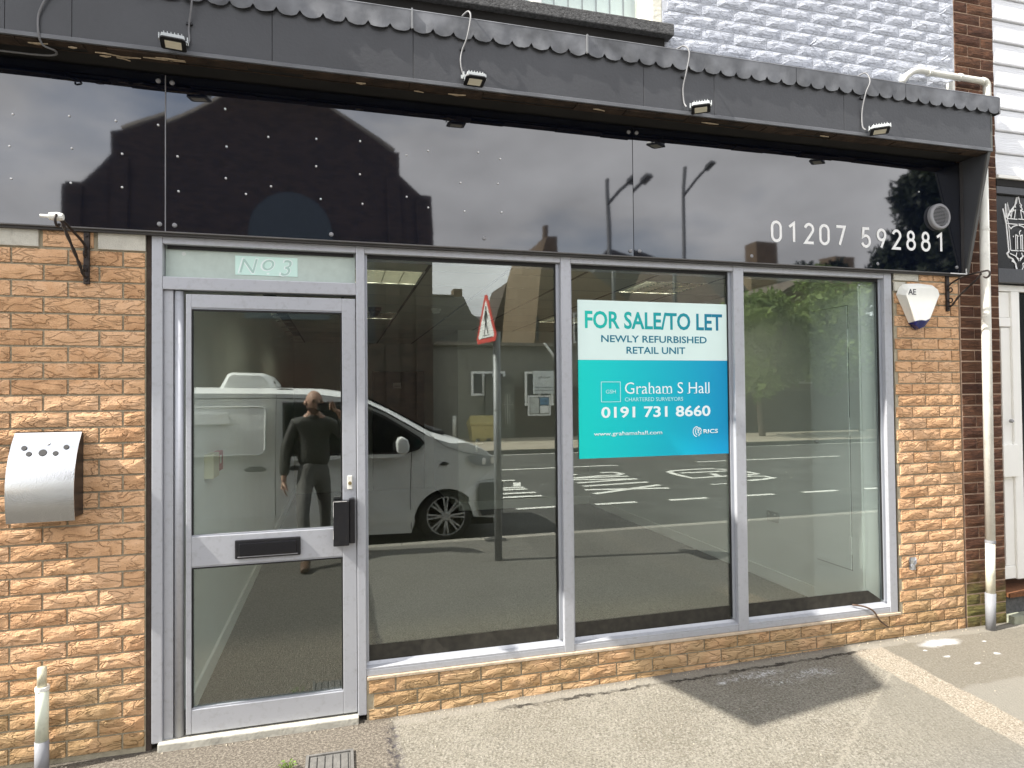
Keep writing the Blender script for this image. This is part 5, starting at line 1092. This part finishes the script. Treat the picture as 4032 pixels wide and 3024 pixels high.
for v in st_.verts: x, y, z = v.co; v.co = (x*.0785*(1-.26*max(0, -z)**1.2), y*.1005*(1-.12*max(0, -z)), z*.124)
sme = bpy.data.meshes.new('stubble'); st_.to_mesh(sme); st_.free(); sme.transform(HM); link('stubble', sme, mat('stubble', (.14, .08, .06), .8, var=.2, vscale=200), head)
# hands
def hand(name, wrist, palm_dir, side_dir, curl, spread=1, thumb=1):
    w0 = Vector(wrist); d = Vector(palm_dir).normalized(); s_ = Vector(side_dir).normalized(); n_ = d.cross(s_).normalized()
    V = [w0, w0+d*.045, w0+d*.085]; E_ = [(0, 1), (1, 2)]; R_ = [(.024, .019), (.036, .017), (.034, .014)]
    for k, ln in enumerate((.070, .080, .075, .058)):
        b0 = w0+d*.080+s_*(.030-.020*k); i = len(V); p1 = b0+(d*cos(curl*.5)+n_*sin(curl*.5))*ln*.45; p2 = p1+(d*cos(curl*1.3)+n_*sin(curl*1.3))*ln*.32; p3 = p2+(d*cos(curl*1.9)+n_*sin(curl*1.9))*ln*.26
        V += [b0, p1, p2, p3]; E_ += [(2, i), (i, i+1), (i+1, i+2), (i+2, i+3)]; R_ += [.0095, .0085, .0078, .0065]
    i = len(V); t0 = w0+d*.030+s_*.028*thumb; V += [t0, t0+(d*.6+s_*.7*thumb+n_*.3)*.04, t0+(d*1.0+s_*.75*thumb+n_*.6)*.062]; E_ += [(1, i), (i, i+1), (i+1, i+2)]; R_ += [.013, .0105, .0085]
    return skinmesh(name, [tuple(v) for v in V], E_, R_, SKIN, per, sub=1)
hand('hand', (PX-.290, PY+.115, .80), (.05, .12, -1), (.1, 1, 0), .35)
hand('hand', (PX+.235, PY+.160, 1.492), (-.62, .25, .70), (.1, .25, 1), 1.0)
# clothes
jv = [(PX, PY+.022, .90), (PX, PY+.005, 1.08), (PX, PY-.005, 1.30), (PX, PY, 1.405), (PX, PY+.01, 1.475), (PX-.175, PY, 1.375), (PX-.275, PY+.03, 1.12), (PX-.290, PY+.10, .84), (PX+.175, PY, 1.375), (PX+.335, PY+.12, 1.22), (PX+.272, PY+.145, 1.44)]
skinmesh('jacket', jv, [(0,1),(1,2),(2,3),(3,4),(3,5),(5,6),(6,7),(3,8),(8,9),(9,10)], [(.190,.150),(.175,.140),(.182,.142),(.125,.095),(.075,.078),.082,.064,.050,.082,.066,.048], JACK, per)
skinmesh('hood', [(PX-.08, PY-.01, 1.455), (PX-.05, PY-.085, 1.47), (PX+.05, PY-.085, 1.47), (PX+.08, PY-.01, 1.455), (PX+.03, PY+.06, 1.44), (PX-.03, PY+.06, 1.44)], [(0,1),(1,2),(2,3),(3,4),(4,5),(5,0)], [.036]*6, JACK, per)
tv = [(PX, PY+.02, 1.03), (PX, PY+.022, .92), (PX-.085, PY+.06, .80), (PX-.095, PY+.34, .50), (PX-.056, PY+.52, .13), (PX+.085, PY+.0, .80), (PX+.11, PY-.02, .48), (PX+.11, PY-.19, .13)]
skinmesh('trousers', tv, [(0,1),(1,2),(2,3),(3,4),(1,5),(5,6),(6,7)], [(.150,.115),(.152,.118),.094,.066,.052,.094,.066,.052], JEAN, per, root=1)
for pts in ([(PX-.056, PY+.53, .10), (PX-.06, PY+.56, .05), (PX-.06, PY+.65, .040), (PX-.062, PY+.735, .032)], [(PX+.11, PY-.20, .10), (PX+.11, PY-.18, .05), (PX+.118, PY-.09, .040), (PX+.125, PY-.01, .032)]):
    skinmesh('shoe', pts, [(0,1),(1,2),(2,3)], [.050,.052,.046,(.042,.028)], SHOE, per)
ph = thing('mobile_phone', 'black mobile phone held sideways in front of the man\'s face', 'phone', (-.115, -3.372, 1.55))
obj('phone_body', MB().box(-.222, -.074, -3.376, -3.368, 1.520, 1.594), mat('phone_black', (.03, .03, .034), .12, var=0), ph, bev=.003); obj('phone_lens', MB().lathe([(.007, 0), (.007, .003)], (-.092, -3.3679, 1.576), 'Y', 12), VGL, ph); obj('phone_edge', MB().box(-.2245, -.2222, -3.377, -3.367, 1.522, 1.592).box(-.2221, -.074, -3.377, -3.367, 1.5942, 1.596), mat('phone_silver', (.7, .7, .7), .25, metal=.6, var=0), ph)

# ---- chapel across the road
CHB = bpy.data.materials.new('chapel_brick'); CHB.use_nodes = True
_n = CHB.node_tree; N_ = _n.nodes; _b = N_['Principled BSDF']; _b.inputs['Roughness'].default_value = .9
_g = N_.new('ShaderNodeNewGeometry'); _s = N_.new('ShaderNodeSeparateXYZ'); _c = N_.new('ShaderNodeCombineXYZ'); _br = N_.new('ShaderNodeTexBrick')
_a = N_.new('ShaderNodeMath'); _a.operation = 'ADD'
_n.links.new(_g.outputs['Position'], _s.inputs[0]); _n.links.new(_s.outputs[0], _a.inputs[0]); _n.links.new(_s.outputs[1], _a.inputs[1]); _n.links.new(_a.outputs[0], _c.inputs[0]); _n.links.new(_s.outputs[2], _c.inputs[1]); _n.links.new(_c.outputs[0], _br.inputs['Vector'])
_br.inputs['Scale'].default_value = 1; _br.inputs['Brick Width'].default_value = .30; _br.inputs['Row Height'].default_value = .10; _br.inputs['Mortar Size'].default_value = .010; _br.inputs['Color1'].default_value = (.075, .050, .038, 1); _br.inputs['Color2'].default_value = (.030, .023, .020, 1); _br.inputs['Mortar'].default_value = (.045, .038, .032, 1); _br.inputs['Bias'].default_value = -.1
_n.links.new(_br.outputs[0], _b.inputs['Base Color'])
STONE = mat('chapel_stone', (.20, .18, .15), .9, var=.25, vscale=2); SLATE = mat('slate_roof', (.09, .085, .085), .7, var=.3, vscale=5); DKW = mat('dark_glazing', (.03, .032, .035), .25, var=.2); RENDG = mat('grey_render', (.20, .195, .17), .9, var=.15)
CY_ = -20.0
ch = thing('chapel', 'dark brick gabled chapel with stepped parapet and arched window across the road', 'chapel', (-2.4, CY_, 0))
gab = [(-8.1, 0), (3.25, 0), (3.25, 7.6), (3.36, 7.7), (3.36, 9.15), (2.95, 9.15), (2.12, 9.75), (2.12, 10.50), (1.75, 10.50), (-2.05, 13.0), (-2.35, 13.0), (-6.3, 10.5), (-6.95, 10.3), (-6.95, 9.6), (-7.7, 8.62), (-8.1, 8.62)]
obj('front_wall', MB().prism(gab, CY_-.5, CY_), CHB, ch); obj('side_wall', MB().box(-8.1, -7.6, -38, CY_-.501, 0, 8).box(2.75, 3.25, -38, CY_-.501, 0, 8), CHB, ch)
obj('roof', MB().prism([(-7.9, 8.2), (3.1, 8.2), (2.1, 9.4), (-2.2, 12.4), (-6.8, 9.5)], -38, CY_-.502), SLATE, ch)
aw = obj('arched_window', MB().prism([(-3.15, 4.4), (-.33, 4.4), (-.33, 7.4)]+[(-1.74+1.41*cos(radians(a)), 7.4+1.38*sin(radians(a))) for a in range(10, 180, 10)]+[(-3.15, 7.4)], CY_+.002, CY_+.03), mat('leaded_blue_glass', (.055, .075, .09), .5, var=.1), ch)
for x0, x1, z1 in ((2.72, 3.32, 8.9), (1.62, 2.12, 9.6), (-6.9, -6.4, 9.5), (-8.15, -7.65, 8.5)): obj('pilaster', MB().box(x0, x1, CY_+.001, CY_+.12, 0, z1), CHB, ch)
obj('plinth', MB().box(-8.2, 3.30, CY_+.001, CY_+.18, 0, .55), STONE, ch)
for a, b in ((( -2.2, 13.05), (1.9, 10.55)), ((-2.2, 13.05), (-6.6, 10.45))): obj('coping', MB().tube([(a[0], CY_-.2, a[1]), (b[0], CY_-.2, b[1])], .16, 6), STONE, ch)
for x0, x1 in ((-6.0, -5.0), (.3, 1.25)): obj('side_window', MB().box(x0, x1, CY_+.001, CY_+.03, 3.6, 6.6), DKW, ch)
dr = obj('doorway', MB().box(-2.6, -.9, CY_+.001, CY_+.04, 0, 2.9), mat('chapel_door', (.05, .022, .014), .6, var=.2), ch)

# ---- low flat roofed hall beside the chapel, with cross and notices
hl = thing('church_hall', 'low flat roofed brick hall with white windows between chapel and houses', 'hall', (6, -21, 0))
HALLB = CHB
obj('wall', MB().box(3.4, 9.6, -27, -20.6, 0, 3.6), RENDG, hl); obj('wall', MB().box(6.55, 9.9, -20.59, -20.35, 0, 2.0), CHB, hl); obj('roof_edge', MB().box(3.38, 9.7, -27, -20.35, 3.601, 3.73), STONE, hl); obj('porch_front', MB().box(5.4, 6.55, -20.59, -20.3, 0, 2.4), mat('dark_hall_panel', (.10, .10, .09), .7, var=.1), hl)
def win(parent, x0, x1, z0, z1, y, t=.08, bars=1):
    f = obj('window', MB().box(x0, x1, y, y+.03, z0, z1), DKW, parent)
    obj('window_frame', MB().box(x0-t, x0, y+.001, y+.08, z0-t, z1+t).box(x1, x1+t, y+.001, y+.08, z0-t, z1+t).box(x0-.0005, x1+.0005, y+.001, y+.078, z1, z1+t).box(x0-.0005, x1+.0005, y+.001, y+.078, z0-t, z0), WHITEPAINT, f)
    for k in range(bars):
        x = x0+(x1-x0)*(k+1)/(bars+1); obj('window_bar', MB().box(x-t/2, x+t/2, y+.0305, y+.07, z0+.001, z1-.001), WHITEPAINT, f)
win(hl, 4.97, 6.15, 1.75, 2.52, -20.598, .09, 2); win(hl, 7.05, 8.6, 1.35, 2.5, -20.349, .09, 2)
obj('sloping_verge', MB().tube([(7.75, -20.2, 3.70), (8.1, -20.2, 3.25), (8.35, -20.2, 2.85)], .05, 6), WHITEPAINT, hl)
crs = thing('wall_cross', 'slim outlined white cross fixed to the hall porch', 'cross', (6.25, -20.28, 1))
CRM = mat('cross_white', (.62, .62, .55), .6)
obj('cross_outline', MB().tube([(6.16, -20.27, .56), (6.16, -20.27, 1.24), (6.05, -20.27, 1.24), (6.05, -20.27, 1.40), (6.16, -20.27, 1.40), (6.16, -20.27, 1.70), (6.34, -20.27, 1.70), (6.34, -20.27, 1.40), (6.46, -20.27, 1.40), (6.46, -20.27, 1.24), (6.34, -20.27, 1.24), (6.34, -20.27, .56)], .012, 5, closed=True), CRM, crs)
obj('cross_core', MB().box(6.235, 6.265, -20.285, -20.265, .56, 1.70).box(6.05, 6.2349, -20.285, -20.265, 1.30, 1.33).box(6.2651, 6.46, -20.285, -20.265, 1.30, 1.33), CRM, crs)
nbd = thing('notice_board', 'white framed notice board with a blue arrow poster on the hall wall', 'notice board', (7.55, -20.3, 1.2))
obj('board_frame', MB().box(7.08, 8.02, -20.345, -20.28, .86, 1.66), WHITEPAINT, nbd, bev=.01); obj('board_back', MB().box(7.15, 7.95, -20.2799, -20.27, .93, 1.59), DKW, nbd)
obj('poster', MB().box(7.17, 7.53, -20.2698, -20.265, .96, 1.57), mat('pale_poster', (.55, .58, .55), .6, var=.25, vscale=9), nbd); obj('arrow_poster', MB().box(7.57, 7.93, -20.2698, -20.265, 1.29, 1.57), mat('blue_poster', (.10, .25, .42), .6), nbd); obj('arrow', MB().prism([(7.61, 1.415), (7.78, 1.415), (7.78, 1.37), (7.89, 1.43), (7.78, 1.49), (7.78, 1.445), (7.61, 1.445)], -20.2648, -20.262), mat('arrow_dark', (.02, .04, .08), .6), nbd); obj('note', MB().box(7.57, 7.93, -20.2698, -20.265, .96, 1.25), WHITEPAINT, nbd)
csg = thing('church_sign', 'white sign with small grey lettering above the notice board', 'sign', (7.8, -20.25, 2.1))
obj('sign_panel', MB().box(7.28, 8.75, -20.26, -20.23, 1.72, 2.62), mat('sign_panel_white', (.62, .66, .66), .5), csg, bev=.005)
SGT = mat('sign_text_grey', (.20, .22, .24), .6, var=0)
for z in (1.84, 1.95): obj('text_line', MB().box(7.36, 8.6, -20.2299, -20.226, z, z+.035), SGT, csg)
for k in range(9): obj('text_line', MB().box(7.5+.055*k, 7.535+.055*k, -20.2299, -20.226, 2.33, 2.33+.04+.02*(k % 3)), SGT, csg)
line_me([arc(8.25, 2.36, .05, .08, 60, 300, 6), [(8.33, 2.26), (8.36, 2.48)], arc(8.45, 2.36, .05, .09, -120, 120, 6)], .02, -20.226, 'emblem', SGT, csg, depth=-.003)
gb = thing('grit_bin', 'yellow lidded grit bin on the far pavement', 'grit bin', (5.05, -19.2, 0))
YB = mat('grit_yellow', (.46, .38, .15), .5, var=.08)
bb = MB(); bb.v = [(4.62, -18.95, .02), (5.42, -18.95, .02), (5.42, -19.6, .02), (4.62, -19.6, .02), (4.52, -18.90, .60), (5.52, -18.90, .60), (5.52, -19.65, .60), (4.52, -19.65, .60)]; bb.f = [(0, 1, 2, 3), (4, 5, 6, 7), (0, 1, 5, 4), (1, 2, 6, 5), (2, 3, 7, 6), (3, 0, 4, 7)]
obj('bin_body', bb, YB, gb, bev=.03); ld = MB(); ld.v = [(4.48, -18.86, .605), (5.56, -18.86, .605), (5.56, -19.69, .605), (4.48, -19.69, .605), (4.48, -18.86, .70), (5.56, -18.86, .70), (4.64, -19.5, .93), (5.50, -19.5, .93), (5.50, -19.69, .93), (4.64, -19.69, .93)]; ld.f = [(0, 1, 2, 3), (0, 1, 5, 4), (4, 5, 7, 6), (6, 7, 8, 9), (1, 2, 8, 7, 5), (3, 0, 4, 6, 9), (2, 3, 9, 8)]
obj('bin_lid', ld, YB, gb, bev=.02); obj('fork_slot', MB().box(4.72, 4.86, -18.955, -18.93, .03, .13).box(5.10, 5.26, -18.955, -18.93, .03, .13), DKW, gb)
bo = thing('bollard', 'slim white bollard standing left of the grit bin', 'bollard', (4.0, -19.3, 0)); obj('bollard_post', MB().tube([(4.0, -19.3, -.02), (4.0, -19.3, .95)], .075, 12), mat('bollard_white', (.55, .55, .50), .6), bo, smooth=True)

# ---- houses
SAND = mat('sandy_brick', (.17, .125, .08), .9, var=.2, vscale=1.5); ROOFB = mat('brown_tile_roof', (.13, .10, .085), .85, var=.3, vscale=4)
def tiles_bump(m, s_):
    nt = m.node_tree; N = nt.nodes; w_ = N.new('ShaderNodeTexWave'); w_.bands_direction = 'Z'; w_.inputs['Scale'].default_value = s_; w_.inputs['Distortion'].default_value = .6; g_ = N.new('ShaderNodeNewGeometry'); p_ = N.new('ShaderNodeBump'); p_.inputs['Distance'].default_value = .05; nt.links.new(g_.outputs['Position'], w_.inputs['Vector']); nt.links.new(w_.outputs[1], p_.inputs['Height']); nt.links.new(p_.outputs[0], N['Principled BSDF'].inputs['Normal'])
tiles_bump(SLATE, 4); tiles_bump(ROOFB, 4)
h1 = thing('house', 'pale house end with a short chimney stack just right of the chapel', 'house', (4.8, -29, 0))
obj('wall', MB().prism([(3.5, 0), (6.9, 0), (6.9, 5.5), (6.45, 5.84), (6.05, 6.67), (3.5, 6.67)], -34, -28), RENDG, h1); obj('chimney', MB().box(5.58, 6.03, -29, -28.2, 6.671, 7.10), SAND, h1); obj('coping', MB().box(3.4, 5.55, -28.4, -27.9, 6.6705, 6.74), STONE, h1)
h2 = thing('house', 'slate roofed house set far back between the two gables', 'house', (8, -34, 0)); obj('wall', MB().box(5, 12, -44, -35, 0, 5.9), RENDG, h2); obj('roof', MB().prism([(-34.6, 5.85), (-40, 7.25), (-44.5, 5.85)], 4.8, 12.2, 'X'), SLATE, h2); obj('chimney', MB().box(10.0, 10.6, -39, -38, 6.4, 8.4), SAND, h2)
h3 = thing('house', 'sandy brick gabled house with a tall narrow chimney breast', 'house', (12, -28, 0))
obj('gable_wall', MB().prism([(9.0, 0), (15.0, 0), (15.0, 6.3), (12.1, 8.3), (11.0, 8.3), (10.9, 9.9), (10.3, 9.9), (10.15, 9.4), (9.9, 8.6)], -34, -27), SAND, h3); obj('roof', MB().prism([(8.8, 5.2), (9.9, 8.6), (12.0, 8.6), (15.3, 6.2)], -38, -34.001), ROOFB, h3)
win(h3, 11.6, 12.8, 4.4, 5.8, -26.999); obj('flue_pipe', MB().tube([(9.6, -26.9, 4.4), (9.6, -26.9, 5.6)], .07, 8), DKW, h3)
h4 = thing('house', 'wide brown roofed house behind the leafy tree', 'house', (18, -22, 0))
obj('gable_wall', MB().prism([(17.6, 0), (26.5, 0), (26.5, 4.2), (21.7, 7.0), (21.3, 7.0), (17.6, 5.2)], -29, -22), SAND, h4); obj('roof', MB().prism([(17.2, 5.0), (21.5, 7.22), (27, 4.1), (27, 3.95), (21.5, 7.02), (17.2, 4.85)], -29.2, -21.7), ROOFB, h4); win(h4, 20.4, 21.8, 2.2, 3.4, -21.999, .1, 2); obj('side_roof', MB().prism([(-22, 5.3), (-25.5, 8.2), (-29, 5.3)], 14.8, 17.59, 'X'), ROOFB, h4); obj('side_wall', MB().box(14.9, 17.59, -28.8, -22.2, 0, 5.3), SAND, h4)
h5 = thing('house', 'dark roofed house row with two chimneys behind the lamp posts', 'house', (16, -40, 0))
obj('wall', MB().box(17, 46, -52, -44, 0, 9), RENDG, h5); obj('roof', MB().prism([(-43.5, 9), (-48, 13.2), (-52.5, 9)], 16.5, 46.5, 'X'), SLATE, h5)
obj('gable', MB().prism([(18, 8.8), (26, 8.8), (24.6, 12.6), (21.5, 13.8), (20, 12)], -44.2, -43.6), SLATE, h5)
for x, z in ((35.2, 15.2), (44, 14.4)): obj('chimney', MB().box(x, x+2.6, -47, -45, 9.5, z), SAND, h5)
ck = thing('chimney_stack', 'tall slim chimney stack silhouetted to the left of the lamp posts', 'chimney', (14.5, -40, 0)); obj('stack', MB().box(14.3, 15.2, -41, -40, 0, 13.2), SAND, ck); obj('chimney_pot', MB().tube([(14.75, -40.5, 13.2), (14.75, -40.5, 14.3)], .22, 10), SAND, ck)

# ---- street lamps
LPM = mat('lamp_post_grey', (.07, .075, .08), .5, var=.1)
for i, (x, hz, s_) in enumerate(((8.55, 8.65, 'grey street lamp across the road nearer the chapel'), (10.75, 9.15, 'grey street lamp across the road further from the chapel'))):
    t = thing('street_lamp', s_, 'street lamp', (x, -15.4, 0), 'street lamps across the road')
    obj('lamp_pole', MB().tube([(x, -15.4, -.02), (x, -15.4, hz*.45), (x, -15.4, hz)], [.10, .075, .06], 12), LPM, t, smooth=True)
    obj('lamp_arm', MB().tube([(x, -15.4, hz-.85), (x+.05, -14.7, hz-.60), (x+.08, -14.1, hz-.50)], .045, 8), LPM, t, smooth=True); obj('lamp_head', MB().prism([(-14.2, hz-.58), (-14.1, hz-.45), (-13.75, hz-.43), (-13.65, hz-.53)], x-.02, x+.18, 'X'), LPM, t, bev=.02)

# ---- trees
BARK = mat('bark', (.07, .05, .035), .95, var=.3, vscale=12)
def leaf_mat(name, c0, c1, sss=.35):
    m = mat(name, c0, .6, var=0); nt = m.node_tree; N = nt.nodes; g_ = N.new('ShaderNodeNewGeometry'); n_ = N.new('ShaderNodeTexNoise'); n_.inputs['Scale'].default_value = 1.7; r = N.new('ShaderNodeMapRange'); r.inputs[1].default_value = .35; r.inputs[2].default_value = .65; mx = N.new('ShaderNodeMix'); mx.data_type = 'RGBA'; mx.inputs[6].default_value = (*c0, 1); mx.inputs[7].default_value = (*c1, 1)
    L = nt.links.new; L(g_.outputs['Position'], n_.inputs['Vector']); L(n_.outputs[0], r.inputs[0]); L(r.outputs[0], mx.inputs[0]); b = N['Principled BSDF']; L(mx.outputs[2], b.inputs['Base Color'])
    tr = N.new('ShaderNodeBsdfTranslucent'); L(mx.outputs[2], tr.inputs[0]); ms = N.new('ShaderNodeMixShader'); ms.inputs[0].default_value = sss; L(b.outputs[0], ms.inputs[1]); L(tr.outputs[0], ms.inputs[2]); L(ms.outputs[0], N['Material Output'].inputs[0]); return m
LF1 = leaf_mat('green_leaves', (.09, .145, .03), (.22, .29, .08)); LF2 = leaf_mat('conifer_green', (.012, .020, .010), (.022, .034, .014), .08)
def leaves(blobs, n, size, mt, parent, name='crown', long=1.8, droop=0.):
    mb = MB(); tot = sum(b[3]**2 for b in blobs)
    for cx, cy, cz, r, rz in blobs:
        for k in range(int(n*r*r/tot)):
            while True:
                p = Vector((random.uniform(-1, 1), random.uniform(-1, 1), random.uniform(-1, 1)))
                if .35 < p.length < 1: break
            p = Vector((cx+p.x*r, cy+p.y*r, cz+p.z*rz)); a = Vector((random.gauss(0, 1), random.gauss(0, 1), random.gauss(0, .7)-droop)).normalized(); b = a.orthogonal().normalized(); b.rotate(Matrix.Rotation(random.uniform(0, 6.3), 3, a)); s_ = size*random.uniform(.6, 1.3)
            mb.v += [tuple(p), tuple(p+a*s_*long*.5+b*s_*.5), tuple(p+a*s_*long), tuple(p+a*s_*long*.5-b*s_*.5)]; q = len(mb.v); mb.f.append((q-4, q-3, q-2, q-1))
    return obj(name, mb, mt, parent, fix=False)
gw = thing('garden_wall', 'low dark garden wall under the leafy trees across the road', 'wall', (20, -19.6, 0)); obj('wall_face', MB().box(10.2, 34, -19.9, -19.6, 0, 1.75), CHB, gw); obj('wall_coping', MB().box(10.15, 34, -19.95, -19.55, 1.751, 1.83), STONE, gw)
tr1 = thing('leafy_tree', 'broad leafy green tree in front of the brown roofed house', 'tree', (15.5, -17.5, 0))
obj('trunk', MB().tube(smoothpath([(15.6, -17.5, -.1), (15.5, -17.5, 1.4), (15.7, -17.6, 2.6), (15.6, -17.6, 3.8)]), .13, 10), BARK, tr1, smooth=True)
for q in ((14.2, -17.2, 3.6), (17.0, -17.8, 3.8), (15.2, -18.2, 4.6), (16.4, -17.0, 4.4)): obj('limb', MB().tube(smoothpath([(15.55, -17.5, 1.6), ((15.55+q[0])/2, (-17.5+q[1])/2, 2.6), q]), [.07]*5+[.05]*5+[.03], 7), BARK, tr1, smooth=True)
leaves([(random.uniform(14.4, 19.6), random.uniform(-18.4, -16.6), random.uniform(2.0, 5.2), random.uniform(.5, 1.05), random.uniform(.45, .8)) for k in range(38)], 15000, .13, LF1, tr1)
leaves([(random.uniform(19.0, 24), random.uniform(-20, -17), random.uniform(2.5, 6.5), random.uniform(.5, 1.1), random.uniform(.5, .9)) for k in range(22)], 5200, .12, LF1, (lambda t: t)(thing('leafy_tree', 'taller thin topped leafy tree right of the brown roofed house', 'tree', (21, -18.5, 0))))
ltr = [o for o in bpy.data.objects if o.name == 'leafy_tree.001'][0]
obj('trunk', MB().tube(smoothpath([(21.2, -18.5, -.1), (21.3, -18.5, 2.4), (21.0, -18.6, 5.6)]), .14, 10), BARK, ltr, smooth=True)
def conifer(x, y, h, r, label, n):
    t = thing('conifer', label, 'tree', (x, y, 0), 'dark conifers'); obj('trunk', MB().tube([(x, y, -.1), (x, y, h*.6), (x, y, h*.95)], [.22, .14, .03], 10), BARK, t, smooth=True)
    B = []
    for k in range(110):
        z = h*random.uniform(.14, .97); rr = r*(1-(z/h)**3.5); a = random.uniform(0, 2*pi); q = rr*sqrt(random.uniform(.3, 1)); B.append((x+q*cos(a), y+q*sin(a), z, random.uniform(.45, .8), random.uniform(.6, 1.2)))
    leaves(B, n, .17, LF2, t, long=2.4, droop=-1.2)
conifer(24.4, -17.0, 11.6, 3.4, 'tall dark conifer beyond the houses at the right', 20000); conifer(27.6, -19, 12.6, 2.6, 'second dark conifer behind the tall one', 9000)
# hedge-like tree mass to the far right and small round trees
t4 = thing('small_tree', 'small round topped trees by the far chimneys', 'tree', (38, -40, 0)); obj('trunk', MB().tube([(38, -40, -.1), (38.2, -40, 8)], .2, 8), BARK, t4); leaves([(38+random.uniform(-2, 2), -40, random.uniform(8.5, 12.2), random.uniform(.6, 1.1), random.uniform(.6, 1.0)) for k in range(10)], 1500, .3, LF2, t4)
